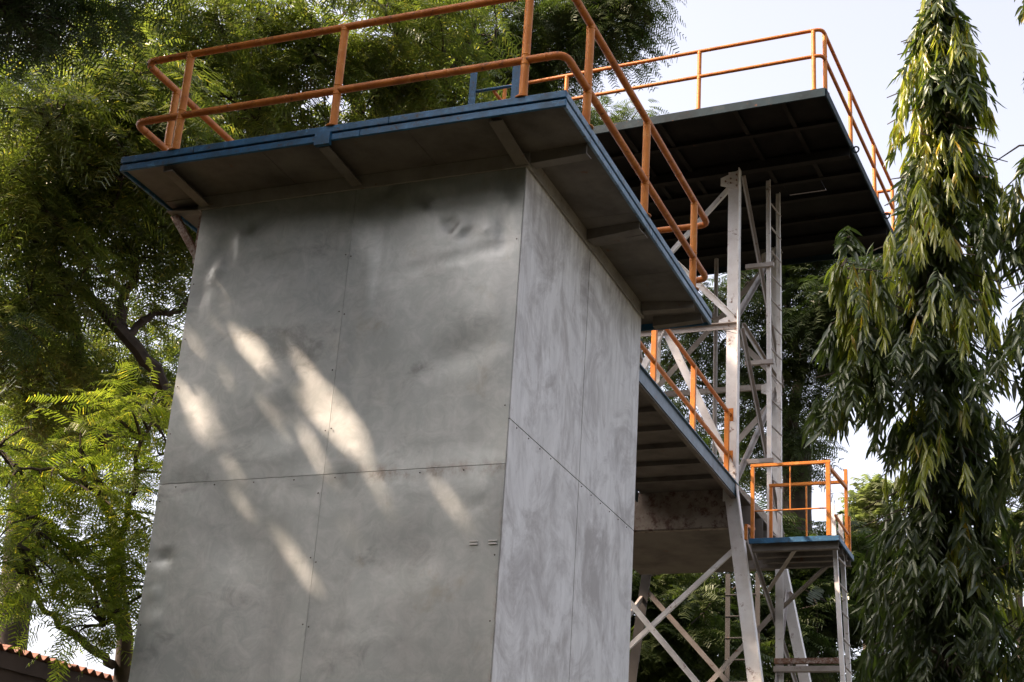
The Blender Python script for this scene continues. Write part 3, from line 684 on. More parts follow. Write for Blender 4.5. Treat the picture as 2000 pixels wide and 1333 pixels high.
def feather_tree(name, label, trunk, limbs, spheres, leaf, dens=1.0, flen=.26, pin=.055, wid=.010, K=10, bark='bark', trunk_r=(.2,.12), group=None, crad=.20, per=20, near_parts=0, droop=.25, keep=None, keep_tw=None, cat='tree'):
    base = Vector(trunk[0]); T = thing(name, (base.x, base.y, GZ), label, cat, group)
    tr, tp = limb('trunk', trunk, trunk_r[0], trunk_r[1], bark, T, 10)
    nodes = list(tp)
    for pts, r0, r1 in limbs:
        _, lp = limb('limb', pts, r0, r1, bark, T, 7); nodes += lp
    nd = np.array([tuple(v) for v in nodes]); tw = MB(); Qs = []; FB = []; FD = []; FL = []
    for (c, r, w) in spheres:
        nc = max(3, int(34 * dens * w * (r / .7) ** 2.2)); c = np.array(c)
        dirs = nrm(rng.normal(0, 1, (nc, 3))); cen = c + dirs * (r * rng.uniform(.15, 1.0, (nc, 1)) ** .5) * np.array([1, 1, .75])
        for q in cen:
            j = int(np.argmin(((nd - q) ** 2).sum(1) + .2 * np.maximum(nd[:, 2] - q[2], 0) ** 2)); p0 = nd[j]
            dist = np.linalg.norm(q - p0)
            if dist > .15 and (keep_tw is None or all(keep_tw(p0*(1-u)+q*u + np.array([0,0,.15*dist*u*(1-u)*2])) for u in (.2,.4,.6,.8,1))):
                mid = p0 * .5 + q * .5 + np.array([0, 0, .10 * dist]) + rng.normal(0, .06 * dist, 3)
                tw.tube([tuple(p0), tuple(p0*.45+mid*.55), tuple(mid*.5+q*.5+np.array([0,0,.03*dist])), tuple(q)], [min(.03, .012+.010*dist), .010+.005*dist, .008, .004], 4)
            if dist > .5: nd = np.vstack([nd, (p0 + q) / 2 + np.array([0, 0, .05*dist]), q]) if len(nd) < 1500 else nd
            k = int(per * rng.uniform(.6, 1.35))
            off = rng.normal(0, 1, (k, 3)) * crad * np.array([1, 1, .45])
            out = nrm(off + (q - c) * .35 + rng.normal(0, .08, (k, 3))); out[:, 2] = out[:, 2] * .6 - .05
            FB.append(q + off * .55); FD.append(out); FL.append(rng.uniform(.65, 1.25, k) * flen)
    FB, FD, FL = np.concatenate(FB), np.concatenate(FD), np.concatenate(FL)
    if near_parts:                                        # the fronds that show largest are parts of their own
        dcam = np.linalg.norm(FB - CAMP, axis=1); order = np.argsort(dcam); pick = order[:near_parts]; rest = order[near_parts:]
        for i in pick:
            q = fronds(FB[i:i+1], FD[i:i+1], FL[i:i+1], K, pin, wid, droop)
            if keep is not None and not keep(q).all(): continue
            quads_object('frond', q, leaf, T, stuff=False)
        FB, FD, FL = FB[rest], FD[rest], FL[rest]
    Q = fronds(FB, FD, FL, K, pin, wid, droop)
    if keep is not None: Q = Q[keep(Q)]
    quads_object('crown', Q, leaf, T)
    if tw.f: part('twigs', tw, bark, T, stuff=True)
    return T
CAMP = np.array([3.4162, -8.09213, -4.86432])

# big feathery tree on the left
feather_tree('feathery_tree', 'large dark limbed feathery tree filling the left behind the clad tower',
    [(-5.763, 5.640, -2.262)[:2]+(GZ,), (-5.639, 4.968, -0.636), (-5.713, 4.462, 0.428)],
    [([(-5.713, 4.462, 0.428), (-5.782, 4.062, 0.733), (-6.031, 3.564, 1.086), (-6.259, 3.131, 1.313), (-6.337, 2.761, 1.542), (-6.450, 2.351, 1.828)], .085, .035),
     ([(-5.914, 3.783, 0.970), (-5.947, 3.740, 1.297), (-5.883, 3.788, 1.513), (-5.913, 3.734, 1.871), (-5.763, 3.855, 2.268), (-5.561, 4.312, 3.543)], .06, .03),
     ([(-5.873, 3.831, 0.901), (-5.729, 4.000, 1.186), (-5.536, 4.153, 1.290), (-5.478, 4.274, 1.600)], .045, .02),
     ([(-6.332, 4.478, -0.198), (-6.405, 4.211, 0.331), (-6.491, 3.840, 0.820), (-6.442, 3.588, 1.167), (-6.452, 3.113, 1.697), (-6.138, 2.878, 2.523)], .085, .04),
     ([(-6.446, 3.879, 0.774), (-6.406, 3.349, 0.948), (-6.303, 2.815, 0.928)], .04, .02)],
    [((-6.236, 2.516, 1.661),.65,1),((-5.917, 2.984, 1.968),.6,.8),((-5.699, 3.688, 2.177),.6,.9),((-6.110, 2.850, 1.032),.55,.45),((-5.705, 4.075, 1.830),.5,.6),((-6.466, 2.872, 0.643),.55,1.1),
     ((-5.494, 2.565, 2.258),.6,1),((-5.202, 3.068, 2.724),.6,1),((-5.748, 1.855, 2.291),.6,.9),((-5.536, 2.706, 3.219),.6,.8),((-6.028, 4.431, 1.251),.5,.5),((-6.681, 4.507, 0.986),.5,.7),((-6.553, 3.543, 0.373),.55,.9),
     ((-6.352, 4.771, 0.706),.5,.7),((-6.929, 4.577, 0.329),.6,1),((-6.791, 2.987, 1.392),.5,.7),((-6.614, 2.659, 2.298),.5,.8),((-6.855, 3.512, 2.788),.6,.8),((-5.823, 4.462, 2.957),.5,.9),((-5.364, 3.625, 2.637),.5,.9)],
    'leaf_a', 1.35, flen=.28, pin=.075, wid=.018, K=7, droop=.5, trunk_r=(.2,.13))
feather_tree('feathery_tree', 'deep shadowy tree farther back on the left behind the dark limbs', [(-12.639, 11.605, -1.118)[:2]+(GZ,), (-12.349, 10.313, 2.057), (-11.933, 9.178, 4.999)], [([(-11.933, 9.178, 4.999), (-10.317, 8.220, 6.052), (-9.623, 7.871, 7.496)], .12, .04), ([(-11.933, 9.178, 4.999), (-11.699, 7.521, 6.306), (-11.712, 6.893, 7.701)], .12, .04)],
    [((-10.667, 6.484, 6.981),1.1,.8),((-9.677, 6.992, 6.782),1.1,.9),((-9.308, 8.182, 7.099),1.0,.9),((-10.667, 7.139, 5.512),1.1,.9),((-10.266, 8.334, 5.846),1.1,1),((-9.366, 8.782, 5.698),1.0,.9),((-11.660, 8.376, 4.423),.8,.4),((-11.236, 9.647, 4.610),.6,.4),((-11.698, 8.890, 3.234),1.1,1),((-11.269, 10.154, 3.442),1.1,1),((-10.311, 10.531, 3.508),.8,.8),((-12.020, 10.280, 2.444),.9,.7),((-10.847, 10.775, 2.452),.8,.6),((-12.550, 10.494, 1.460),.8,.6),((-11.162, 11.105, 1.410),.7,.5),((-12.027, 11.024, 0.768),.7,.5),((-10.800, 11.638, 0.561),.6,.5),((-12.791, 10.853, 0.424),.7,.5)],
    'leaf_back', .30, flen=.36, pin=.085, wid=.02, K=9, trunk_r=(.28,.2))
# tree behind the front railing
feather_tree('feathery_tree', 'broad leafy tree behind the front platform with sunlit tops and sky gaps',
    [(-6.268, 9.147, -0.073)[:2]+(GZ,), (-5.983, 8.176, 2.375), (-5.888, 7.456, 4.081)],
    [([(-5.888, 7.456, 4.081), (-6.043, 6.466, 4.837), (-6.198, 5.602, 5.311), (-6.157, 4.808, 5.814)], .13, .05), ([(-5.888, 7.456, 4.081), (-5.419, 7.154, 5.206), (-5.422, 6.315, 5.768), (-5.662, 5.479, 6.097)], .12, .05),
     ([(-5.743, 7.405, 4.334), (-4.805, 7.396, 5.249), (-4.123, 7.339, 6.024), (-3.872, 7.114, 6.770)], .1, .04), ([(-5.307, 7.252, 5.092), (-4.773, 6.623, 5.694), (-4.394, 6.056, 6.012)], .07, .03)],
    [((-6.049, 4.863, 4.477),.75,1),((-5.929, 4.593, 5.196),.75,1),((-5.589, 5.307, 5.236),.75,1),((-5.651, 5.583, 4.558),.7,1),((-4.881, 5.461, 5.565),.75,.9),((-5.174, 6.134, 5.093),.75,1),((-4.479, 6.151, 5.717),.75,1),
     ((-4.746, 6.792, 5.341),.7,1),((-4.071, 6.689, 6.216),.75,.9),((-4.324, 7.341, 5.828),.75,1),((-6.289, 6.004, 4.324),.6,.8),((-5.803, 6.561, 4.854),.6,.9),((-6.222, 4.095, 4.719),.7,.9),((-5.285, 6.557, 6.672),.6,.5),((-6.018, 5.365, 6.015),.6,.5)],
    'leaf_a', .58, flen=.32, pin=.085, wid=.021, K=7, droop=.5, trunk_r=(.28,.2))
feather_tree('feathery_tree', 'tall tree with drooping dark sprays against the sky beside the high platform',
    [(-5.476, 13.669, 1.073)[:2]+(GZ,), (-5.208, 12.476, 4.006), (-5.067, 11.492, 6.346)],
    [([(-5.067, 11.492, 6.346), (-4.813, 11.073, 7.530), (-4.274, 10.436, 8.153), (-3.622, 9.923, 8.607)], .14, .05), ([(-4.725, 11.042, 7.681), (-3.991, 10.579, 8.101), (-3.307, 10.234, 8.210), (-2.947, 10.345, 8.305)], .06, .02), ([(-5.067, 11.492, 6.346), (-5.242, 10.839, 7.646), (-4.897, 10.064, 8.395)], .1, .04)],
    [((-4.791, 9.650, 8.108),.9,1),((-5.048, 10.386, 7.529),.85,1),((-4.213, 9.815, 8.287),.8,.8),((-4.379, 10.554, 7.789),.7,.8),((-3.679, 10.181, 7.975),.55,.6),((-3.564, 10.008, 8.472),.6,.7),((-2.988, 9.904, 7.938),.55,.8),((-2.915, 10.084, 7.601),.35,.8),((-3.192, 9.641, 8.334),.6,.7),((-4.209, 11.245, 7.717),.45,.7),((-3.110, 9.612, 8.476),.5,.8),
     ((-4.690, 11.621, 7.734),.6,.8),((-4.192, 12.420, 7.733),.45,.9),((-3.627, 12.513, 8.060),.38,1),((-2.332, 9.512, 8.123),.18,1.5),((-4.478, 11.771, 7.599),.5,1)],
    'leaf_back', .8, flen=.34, pin=.075, wid=.016, trunk_r=(.3,.2), droop=.55)
# nearer bright feathery tree, lower left
near_sp = [((-3.879, 0.221, -1.747),.30,.7),((-3.470, 0.228, -1.637),.30,.6),((-3.161, 0.487, -1.397),.30,.8),((-3.047, 0.773, -1.403),.2,.9),((-3.155, 0.811, -1.064),.16,.7),((-3.408, 0.006, -2.133),.34,.8),((-3.141, 0.283, -1.973),.28,.7),((-2.940, 0.525, -1.797),.26,.9),
     ((-3.326, -0.248, -2.539),.32,.9),((-3.111, -0.072, -2.466),.26,.6),((-2.893, 0.391, -2.242),.24,.9),((-2.843, 0.433, -2.552),.24,.9),((-2.923, 0.046, -2.815),.28,.8),((-3.081, -0.309, -2.697),.22,.9),((-2.841, 0.339, -2.868),.2,.8),((-2.931, 0.767, -2.859),.16,.8),((-3.032, 0.155, -2.372),.2,.6),((-2.903, 0.008, -2.973),.13,.7),((-3.075, 0.419, -2.478),.22,.9),((-3.308, 0.158, -2.642),.2,.9),((-2.948, 0.639, -2.060),.2,.9)]
feather_tree('feathery_tree', 'small bright yellow green feathery tree beside the lower left wall edge',
    [(-3.402, 1.397, -3.667)[:2]+(GZ,), (-3.334, 1.175, -3.105), (-3.368, 0.934, -2.597), (-3.301, 0.782, -2.191), (-3.259, 0.414, -1.852)],
    [([(-3.385, 1.106, -2.998), (-3.452, 0.791, -2.882), (-3.536, 0.464, -2.756), (-3.543, 0.143, -2.569)], .035, .012), ([(-3.368, 0.934, -2.597), (-3.331, 0.536, -2.458), (-3.339, 0.377, -2.372), (-3.354, 0.076, -2.240)], .022, .008), ([(-3.317, 0.805, -2.259), (-3.132, 0.626, -1.944), (-3.017, 0.523, -1.605), (-3.083, 0.683, -1.236)], .03, .01),
     ([(-3.409, 1.254, -3.090), (-3.337, 1.083, -2.637), (-3.290, 0.816, -2.257)], .03, .015), ([(-3.231, 0.454, -1.916), (-3.296, 0.076, -1.919), (-3.514, -0.141, -1.904)], .02, .008)],
    near_sp, 'leaf_near', 1.9, flen=.25, pin=.058, wid=.0105, K=12, trunk_r=(.075,.03), crad=.24, per=11, near_parts=290, droop=.35, bark='bark', keep=lambda Q: (Q[:, :, 0].max(1) < -2.47) | (Q[:, :, 1].min(1) > 2.6))
# the tree in the back, seen through the lattice
feather_tree('feathery_tree', 'dark spreading tree behind the lattice tower with sky showing through',
    [(-1.991, 17.966, 0.020)[:2]+(GZ,), (-1.750, 16.890, 2.665), (-1.761, 16.358, 3.848)],
    [([(-1.761, 16.358, 3.848), (-2.026, 15.796, 4.856), (-2.607, 15.286, 5.447), (-3.312, 14.938, 5.556)], .12, .04), ([(-1.761, 16.358, 3.848), (-1.452, 15.951, 5.053), (-0.910, 15.390, 5.512), (-0.168, 14.985, 5.809)], .11, .04), ([(-1.910, 16.053, 4.390), (-2.534, 15.736, 4.505), (-3.399, 15.326, 4.603)], .08, .03), ([(-1.546, 15.985, 4.889), (-1.619, 15.534, 5.831), (-1.626, 15.179, 6.619)], .08, .03)],
    [((-2.354, 14.293, 5.279),.9,.5),((-1.418, 14.594, 5.496),.85,.8),((-0.569, 14.437, 5.340),.9,1),((-1.020, 15.055, 4.840),.7,.9),((-3.032, 14.331, 4.550),.8,.5),((-2.249, 15.276, 4.491),.8,.5),((-1.369, 15.121, 4.361),.6,.8),((-2.883, 15.740, 4.165),.8,.5),((-1.975, 16.344, 3.675),.65,.8),((-1.579, 16.092, 3.299),.4,.9),((-3.297, 14.023, 4.987),.8,.5),((-0.480, 14.770, 4.677),.6,1),((-0.587, 14.617, 6.236),.8,.9),((-1.750, 14.576, 6.538),.8,.7),((-2.671, 16.688, 3.557),.6,.6),((-2.577, 14.457, 6.017),.7,.5),((0.009, 14.270, 4.948),.7,.9)],
    'leaf_dark', .58, flen=.38, pin=.09, wid=.02, trunk_r=(.3,.2), droop=.4)
feather_tree('dense_tree', 'dense shadowy tree low behind the crossed braces', [(-2.921, 12.654, -2.119)[:2]+(GZ,), (-2.774, 12.001, -0.516)], [], [((-2.962, 11.586, 0.236),1.0,1),((-2.352, 11.997, -0.104),1.0,1),((-2.798, 12.105, -0.772),1.2,1),((-3.226, 11.823, -0.547),1.0,1),((-2.094, 12.411, -0.788),.9,1),((-2.768, 12.600, 0.781),.8,.8)], 'leaf_back', .32, flen=.38, pin=.09, wid=.026, trunk_r=(.2,.1))
feather_tree('dense_tree', 'dense dark green tree behind the white splayed leg', [(-2.252, 15.130, -1.770)[:2]+(GZ,), (-2.091, 14.416, -0.014)], [], [((-2.098, 14.102, 0.684),1.0,1),((-1.584, 14.553, 0.161),1.0,1),((-2.188, 14.502, -0.300),1.2,1),((-1.835, 14.973, 1.615),.9,.8),((-1.446, 15.386, 1.059),.9,.9)], 'leaf_dark', .32, flen=.38, pin=.09, wid=.026, trunk_r=(.2,.1))
feather_tree('dense_tree', 'dense tree low between the narrow ladder and the mast tree', [(-1.245, 16.634, -1.549)[:2]+(GZ,), (-1.077, 15.888, 0.283)], [], [((-1.077, 15.531, 1.085),1.0,1),((-0.494, 15.793, 1.052),.9,.9),((-1.231, 15.860, 0.200),1.1,1),((-0.494, 16.150, 0.251),1.1,1),((-1.125, 16.266, 2.025),.7,.7),((0.063, 16.174, 0.726),1.0,.8)], 'leaf_back', .32, flen=.38, pin=.09, wid=.026, trunk_r=(.2,.1))

# pale far trees
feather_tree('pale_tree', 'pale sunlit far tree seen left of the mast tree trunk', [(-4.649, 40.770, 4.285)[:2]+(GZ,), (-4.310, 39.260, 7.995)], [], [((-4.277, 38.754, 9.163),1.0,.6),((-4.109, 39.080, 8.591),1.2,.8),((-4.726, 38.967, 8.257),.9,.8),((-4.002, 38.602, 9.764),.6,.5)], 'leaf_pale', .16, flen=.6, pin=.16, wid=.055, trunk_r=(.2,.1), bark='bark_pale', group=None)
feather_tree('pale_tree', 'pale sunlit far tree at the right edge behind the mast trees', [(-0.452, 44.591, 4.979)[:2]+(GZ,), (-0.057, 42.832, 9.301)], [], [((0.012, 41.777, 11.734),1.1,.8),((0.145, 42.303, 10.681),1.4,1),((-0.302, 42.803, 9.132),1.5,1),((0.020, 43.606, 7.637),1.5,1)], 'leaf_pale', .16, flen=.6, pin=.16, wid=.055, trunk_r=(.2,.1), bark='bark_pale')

# ---- overhanging shade tree up to the left; its gaps make the sun flecks on the wall
sd_ = np.array(SUN_D)
FLECKS = [  # x, z, half length, half width on the wall, share of leaves kept
 (-1.909, -0.912, 0.218, 0.009, 0),
  (-2.239, -0.706, 0.203, 0.008, 0),
  (-2.182, -0.637, 0.236, 0.009, 0),
  (-2.036, -0.770, 0.270, 0.012, 0),
  (-2.098, -0.808, 0.240, 0.008, 0),
  (-1.909, -1.178, 0.381, 0.008, 0),
  (-1.780, -1.189, 0.255, 0.012, 0),
  (-1.792, -1.381, 0.348, 0.008, 0),
  (-1.913, -1.133, 0.250, 0.010, 0),
  (-1.787, -1.315, 0.239, 0.011, 0),
  (-1.402, -1.414, 0.229, 0.012, 0),
  (-1.308, -1.630, 0.276, 0.011, 0),
  (-1.555, -1.175, 0.203, 0.015, 0),
  (-1.410, -1.353, 0.257, 0.016, 0),
  (-1.448, -1.539, 0.317, 0.014, 0),
  (-0.976, -1.926, 0.201, 0.010, 0),
  (-1.167, -1.652, 0.264, 0.009, 0),
  (-0.961, -2.000, 0.227, 0.011, 0),
  (-1.087, -1.402, 0.141, 0.010, 0),
  (-0.929, -1.509, 0.157, 0.007, 0),
  (-0.992, -1.448, 0.123, 0.009, 0),
  (-2.189, -1.471, 0.214, 0.013, 0),
  (-2.454, -1.336, 0.262, 0.016, 0),
  (-2.127, -1.752, 0.317, 0.011, 0),
  (-2.192, -1.732, 0.228, 0.010, 0),
  (-2.070, -1.654, 0.187, 0.013, 0),
  (-2.331, -1.054, 0.196, 0.022, 0),
  (-1.652, -2.293, 0.284, 0.008, 0),
  (-1.381, -2.582, 0.266, 0.008, 0),
  (-1.804, -2.213, 0.248, 0.012, 0),
  (-1.349, -2.572, 0.267, 0.011, 0),
  (-1.378, -2.574, 0.326, 0.010, 0),
  (-1.284, -2.445, 0.152, 0.009, 0),
  (-1.314, -2.525, 0.108, 0.007, 0),
  (-1.420, -2.386, 0.109, 0.007, 0),
  (-1.127, -2.808, 0.130, 0.008, 0),
  (-1.186, -2.776, 0.170, 0.010, 0),
  (-1.193, -2.763, 0.130, 0.010, 0),
  (-0.206, -1.307, 0.132, 0.008, 0),
  (-0.166, -1.409, 0.131, 0.006, 0),
  (-0.272, -1.296, 0.130, 0.009, 0),
  (-0.373, -1.796, 0.128, 0.008, 0),
  (-0.224, -1.954, 0.134, 0.008, 0),
  (-0.268, -1.947, 0.133, 0.008, 0),
  (-0.332, -2.291, 0.273, 0.022, 0),
  (-2.107, -2.875, 0.091, 0.009, 0),
  (-2.127, -2.928, 0.067, 0.006, 0),
  (-2.179, -2.909, 0.097, 0.007, 0),
  (-2.040, -1.330, 0.167, 0.018, 0),
  (-1.399, -1.776, 0.170, 0.020, 0),
  (-2.212, -1.635, 0.157, 0.007, 0),
  (-2.196, -1.613, 0.224, 0.008, 0),
  (-2.332, -1.457, 0.275, 0.007, 0),
  (-2.274, -1.521, 0.214, 0.022, 0),
  (-2.204, -0.935, 0.214, 0.014, 0),
  (-1.869, -1.122, 0.222, 0.014, 0),
  (-1.654, -1.619, 0.233, 0.014, 0),
  (-1.243, -1.996, 0.236, 0.016, 0),
  (-0.895, -2.082, 0.276, 0.014, 0),
  (-0.740, -2.302, 0.199, 0.014, 0),
  (-0.974, -2.460, 0.215, 0.014, 0),
  (-1.896, -1.968, 0.205, 0.014, 0),
  (-2.033, -2.301, 0.202, 0.012, 0),
  (-1.308, -1.097, 0.203, 0.014, 0),
  (-0.717, -1.770, 0.191, 0.014, 0),
  (-0.479, -2.805, 0.172, 0.012, 0),
  (-1.755, -2.528, 0.226, 0.014, 0),
  (-1.552, -2.140, 0.165, 0.012, 0),
  (-1.170, -1.688, 0.300, 0.100, 0.0) ]
ax_, az_ = .655, -.755
def keep_shade(Q):
    n = len(Q); ok = np.ones(n, bool); rnd = rng.random(n)
    e0, e1 = (Q[:, 0] + Q[:, 1]) / 2, (Q[:, 2] + Q[:, 3]) / 2
    C4 = np.concatenate([Q] + [(e0*(1-f) + e1*f)[:, None, :] for f in (.2, .4, .6, .8)], 1)
    s = C4[:, :, 1] / sd_[1]; X = C4[:, :, 0] - sd_[0]*s; Z = C4[:, :, 2] - sd_[2]*s
    for (x, z, hl, hw, kp) in FLECKS:
        a = ((X-x)*ax_ + (Z-z)*az_) / hl; b = ((X-x)*-az_ + (Z-z)*ax_) / hw
        ok &= ~((a*a + b*b < 1).any(1) & (rnd > kp))
    over = Q[:, :, 0].mean(1) > -4.6
    ok &= over | (X.mean(1) > -2.75 + .3*rnd) | (Z.mean(1) > 2.5)
    return ok
def shade_spheres(n, x, y, z, s, r, w):
    out = []
    for _ in range(n):
        p = np.array([random.uniform(*x), random.uniform(*y), random.uniform(*z)]) - sd_ * random.uniform(*s)
        if PHID(p, r): out.append((tuple(p), r, w))
    return out
CR, CC = np.array([[0.928561, -0.361475, 0.084323], [0.365628, 0.851611, -0.3756], [0.06396, 0.379598, 0.922938]]), CAMP
def PHID(p, r):                                           # true where the crown stays clear of the camera's view of the tower
    q = CR.T.dot(np.array(p) - CC)
    if q[1] < .5: return True
    x, y = q[0]/q[1]*3021.47 + 1000, 666.5 - q[2]/q[1]*3021.47; m = (r + .55) / q[1] * 3021.47
    return x + m < 60 or y + m < 0
sp = shade_spheres(72, (-2.6, 1.2), (-.9, 2.8), (-4.9, 1.4), (7.5, 11.5), .8, 1.0)
sp += shade_spheres(40, (1.3, 3.2), (3.0, 4.6), (-4.4, -1.0), (10, 13), .75, 1.0)      # the side that shades the foot of the mast trees
def onray(x, z, k): return tuple(np.array([x, 0, z]) - sd_*k)
def keep_twig(p):
    s_ = p[1] / sd_[1]; X = p[0] - sd_[0]*s_; Z = p[2] - sd_[2]*s_
    return not any(((X-x)*ax_ + (Z-z)*az_)**2 / (hl+.12)**2 + ((X-x)*-az_ + (Z-z)*ax_)**2 / (hw+.06)**2 < 1 for (x, z, hl, hw, kp) in FLECKS)
tq = onray(-4.0, .2, 9)
feather_tree('shade_tree', 'dark broad shade tree standing left of the clad tower, mostly outside the view', [(tq[0]-.6, tq[1]-.2, GZ), (tq[0]-.4, tq[1]-.1, -2.5), (tq[0]-.1, tq[1], tq[2]-2), tq],
    [([tq, onray(-3, .45, 9.2), onray(-1.9, .5, 9.2), onray(-.6, .6, 9.4)], .12, .05), ([onray(-.75, .5, 9.3), onray(-.72, -1, 9), onray(-.66, -3.4, 9)], .05, .02), ([onray(-1.5, .5, 9.2), onray(-.8, 1.0, 10), onray(.3, 1.1, 10.5)], .05, .02)],
    sp, 'leaf_dark', .42, flen=.41, pin=.14, wid=.052, K=6, trunk_r=(.3,.14), crad=.27, per=14, keep=keep_shade, keep_tw=keep_twig)
feather_tree('overhanging_tree', 'dark feathery branch tips hanging into the top left corner', [(-5.801, -0.292, -2.163)[:2]+(GZ,), (-5.770, -0.428, -1.827), (-4.989, -1.770, 0.609)],
    [([(-4.989, -1.770, 0.609), (-3.821, -2.066, 1.069), (-2.499, -2.040, 0.689), (-1.975, -1.656, 0.852)], .07, .012), ([(-5.334, -1.144, -0.598), (-4.010, -1.221, -1.008), (-3.174, -1.180, -1.358)], .04, .01)],
    [((-2.375, -2.263, 0.253),.26,1.3),((-2.247, -2.045, 0.412),.26,1.5),((-2.142, -1.811, 0.514),.22,1.3),((-2.255, -2.130, 0.070),.16,1),((-2.632, -2.193, -0.147),.24,.9),((-2.075, -1.643, 0.728),.2,1.2),((-2.157, -1.897, 0.167),.14,1),((-3.224, -0.988, -1.309),.15,.9),((-3.329, -2.239, 0.609),.4,1)],
    'leaf_dark', 1.3, flen=.24, pin=.05, wid=.010, K=11, trunk_r=(.16,.08), crad=.16, per=18, droop=.45)

# ---- unseen trees added left of and behind the viewpoint to hold back skylight
for i, (x, y, top, n) in enumerate(((-15,-7,3.0,9),(-12.5,-12,5.5,10),(-7,-15,8.5,12),(-1.5,-16,9.5,12),(4,-16.5,9.5,12),(9,-14.5,8,11),(-15.5,0,2.5,8),(13,-9.5,6,9))):
    spx = [((x+random.uniform(-2.2,2.2), y+random.uniform(-2.0,1.6), top-1.2-(top+5.2)*(j/(n-1))), 1.75, .11) for j in range(n)]
    spx += [((x+random.uniform(-2.6,2.6), y+random.uniform(-2.0,1.6), random.uniform(-4.5, top-1)), 1.6, .11) for j in range(n)]
    feather_tree('unseen_tree', ['dense unseen tree to the left outside the view', 'tall unseen tree left behind the viewpoint', 'tall broad unseen tree behind the viewpoint, left', 'tallest unseen tree straight behind the viewpoint', 'broad unseen tree behind the viewpoint, right', 'unseen tree on the right behind the viewpoint', 'lower unseen tree far left of the clad tower', 'unseen tree at far right beside the mast trees'][i],
        [(x, y, GZ), (x+.2, y, -2), (x, y+.2, top-2)], [], spx, 'leaf_back', 1.0, flen=.9, pin=.42, wid=.21, K=3, trunk_r=(.3,.08), crad=.6, per=10, group=None)

# ------------------------------------------------------------------ mast trees: long drooping wavy leaves
def mast_leaves(base, direc, length, width, SEG=4):
    n = len(base); d = nrm(direc); up = nrm(rng.normal(0, 1, (n, 3))); side = nrm(np.cross(d, up)); nv = np.cross(side, d)
    tt = np.linspace(0, 1, SEG+1); wp = np.array([.12, .85, 1.0, .72, .03])
    rows = []
    ph = rng.uniform(0, 6.28, n)
    for i, t in enumerate(tt):
        c = base + d * (length * t)[:, None] + np.array([0, 0, -.22]) * (length * t*t)[:, None] + nv * (length*.05*np.sin(t*5+ph))[:, None]
        w = side * (width * .5 * wp[i])[:, None]; f = nv * (width*.22*wp[i])[:, None]
        rows.append((c - w + f, c, c + w + f))
    V = np.stack([np.stack(r, 1) for r in rows], 1)       # n, SEG+1, 3, 3
    return V
def mast_mesh(name, V):
    n, S1 = V.shape[0], V.shape[1]; per = S1*3
    fs = []
    for i in range(S1-1):
        for j in range(2): a = i*3+j; fs.append((a, a+1, a+4, a+3))
    F = (np.arange(n)[:, None, None]*per + np.array(fs)[None]).reshape(-1, 4)
    me = bpy.data.meshes.new(name); me.vertices.add(n*per); me.vertices.foreach_set('co', V.astype(np.float32).reshape(-1))
    k = len(F); me.loops.add(k*4); me.loops.foreach_set('vertex_index', F.astype(np.int32).reshape(-1))
    me.polygons.add(k); me.polygons.foreach_set('loop_start', np.arange(0, k*4, 4, dtype=np.int32)); me.update(calc_edges=True)
    me.polygons.foreach_set('use_smooth', np.ones(k, bool))
    return me
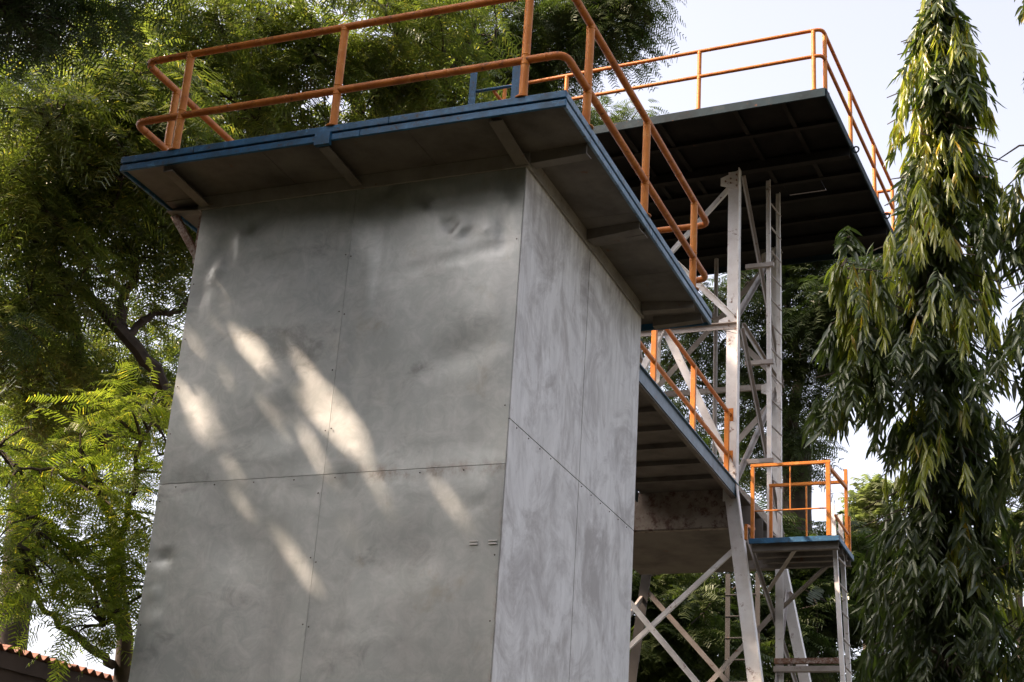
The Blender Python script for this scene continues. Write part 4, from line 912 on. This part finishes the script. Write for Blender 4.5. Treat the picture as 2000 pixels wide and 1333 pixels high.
def mast_tree(label, axis, prof, dens, top_bias, extra=(), parts=280, group='mast trees'):
    """axis: list of points up the trunk; prof(z) crown radius"""
    T = thing('mast_tree', (axis[0][0], axis[0][1], GZ), label, 'tree')
    limb('trunk', axis, .07, .010, 'bark', T, 8, .012)
    ax = np.array(axis); tw = MB(); B = []; Dr = []; Ln = []; New = []
    zs = ax[:, 2]
    def axis_at(z): return np.array([np.interp(z, zs, ax[:, 0]), np.interp(z, zs, ax[:, 1]), z])
    zlo, zhi = -3.4, zs[-1]
    jobs = [(axis_at, prof, zlo, zhi, int(dens*(zhi-zlo)))]
    for (fa, fp, a, b, n) in extra: jobs.append((fa, fp, a, b, n))
    for fa, fp, a, b, n in jobs:
        for q in range(max(6, n // 8)):
            deep = q % 4 == 3
            zc = random.uniform(a, b); thc = q * 2.39996 + random.uniform(-.3, .3); rf = random.choice((.5, .7, .85, 1.0, 1.15, 1.38)); nwc = random.random() < (.78 if zc > top_bias else .42 if zc > top_bias - .6 else .17)  # bright young sprays gather higher up, putting the crown's sunlight into leaf colour
            oc = np.array([math.cos(thc), math.sin(thc), 0]); rc = fp(zc)
            tw.tube([tuple(fa(zc) + np.array([0,0,.1])), tuple(fa(zc) + oc*rc*.45*rf + np.array([0,0,min(.20,.35*rc)])), tuple(fa(zc) + oc*rc*rf*.85 + np.array([0,0,.04]))], [.011, .008, .004], 5)
            for _ in range(random.randint(6, 11)):
                z = zc + random.gauss(0, .07); th = thc + random.gauss(0, .30); c = fa(zc)
                rad = rc * (rf * random.uniform(.35, 1.0) ** .6 if not deep else random.uniform(.12, .5)); o = np.array([math.cos(th), math.sin(th), 0])
                tip = c + o*rad + np.array([0, 0, z - zc + .16 - .38*(rad/max(rc,.05))**2*min(1, rc*2)])
                k = random.randint(9, 14); nw = nwc and not deep and random.random() < .8
                hang = random.uniform(.60, .97) if not nw else random.uniform(.88, 1.0)
                ts = np.linspace(0, 1, k)[:, None]; spl = random.uniform(.20, .34) if not nw else .18
                dv = o*(1-hang) + np.array([0, 0, -hang]); pts = tip + dv*ts*spl - o*.04
                sd2 = np.cross(o, [0, 0, 1.]); sg = np.where(np.arange(k) % 2 == 0, 1, -1)[:, None]
                dd = nrm(dv[None]*(.6 if not nw else 1.7) + sd2[None]*sg*.60 + o*.26 + rng.normal(0, .30, (k, 3)) + np.array([0, 0, -.50]))
                B.append(pts); Dr.append(dd); Ln.append(rng.uniform(.075, .175, k)); New.append(np.full(k, nw))
    B, Dr, Ln, New = map(np.concatenate, (B, Dr, Ln, New))
    V = mast_leaves(B, Dr, Ln, Ln*rng.uniform(.17, .25, len(Ln))*np.where(New, .80, 1.0))
    off = np.array(world_of(T)); dc = np.linalg.norm(B - CAMP, axis=1); order = np.argsort(dc); pick = set(order[:parts].tolist())
    for i in order[:parts]:
        o_ = off + (B[i]-off); me = mast_mesh('leaf', V[i:i+1] - B[i]); me.materials.append(M['leaf_new_sunlit' if New[i] else 'leaf_mast'])
        ob = link('leaf', me, T); ob.location = tuple(B[i] - off)
    rest = order[parts:]
    for nm, sel, m in (('crown', ~New[rest], 'leaf_mast'), ('young_sunlit_leaves', New[rest], 'leaf_new_sunlit')):
        me = mast_mesh(nm, V[rest[sel]] - off); me.materials.append(M[m]); ob = link(nm, me, T); ob['kind'] = 'stuff'
    part('twigs', tw, 'bark_pale', T, stuff=True)
    return T
ma = [(1.860, 5.240, -3.063)[:2]+(GZ,), (1.919, 4.978, -2.420), (1.978, 4.434, -1.142), (2.006, 3.933, 0.007), (2.132, 3.557, 0.972), (2.280, 3.274, 1.747), (2.355, 2.809, 2.861)]
def prof1(z):
    return float(np.interp(z, [-3.4, -2.6, -1.2, -.2, .6, 1.0, 1.5, 2.0, 2.45, 2.75, 2.9], [.60, .58, .52, .62, .60, .50, .44, .38, .26, .15, .08]))
lobe = [np.array((1.457, 3.584, -0.522)), np.array((1.506, 2.963, 0.918))]
def lob(z):
    t = (z - lobe[0][2]) / (lobe[1][2]-lobe[0][2]); return lobe[0]*(1-t) + lobe[1]*t
mast_tree('tall narrow mast tree with drooping glossy leaves right of the high platform', ma, prof1, 400, .1,
          extra=[(lob, lambda z: float(np.interp(z, [lobe[0][2], lobe[1][2]-.4, lobe[1][2]], [.28, .20, .09])), lobe[0][2], lobe[1][2]-.14, 200)])
mb_ = [(2.782, 4.939, -3.090)[:2]+(GZ,), (2.838, 4.690, -2.478), (2.965, 4.037, -0.892), (3.062, 3.425, 0.572), (3.207, 2.509, 2.767)]
mast_tree('mast tree cut off by the right edge of the view', mb_, lambda z: float(np.interp(z, [-3.4, -1.2, 0, .9, 1.6, 2.4, 3.0], [.62, .55, .50, .44, .42, .36, .15])), 170, .2, parts=120)

# ------------------------------------------------------------------ lift everything so that the ground is at zero
for o in list(S.objects):
    if o.parent is None and o.type in {'MESH', 'EMPTY'}: o.location.z += LIFT
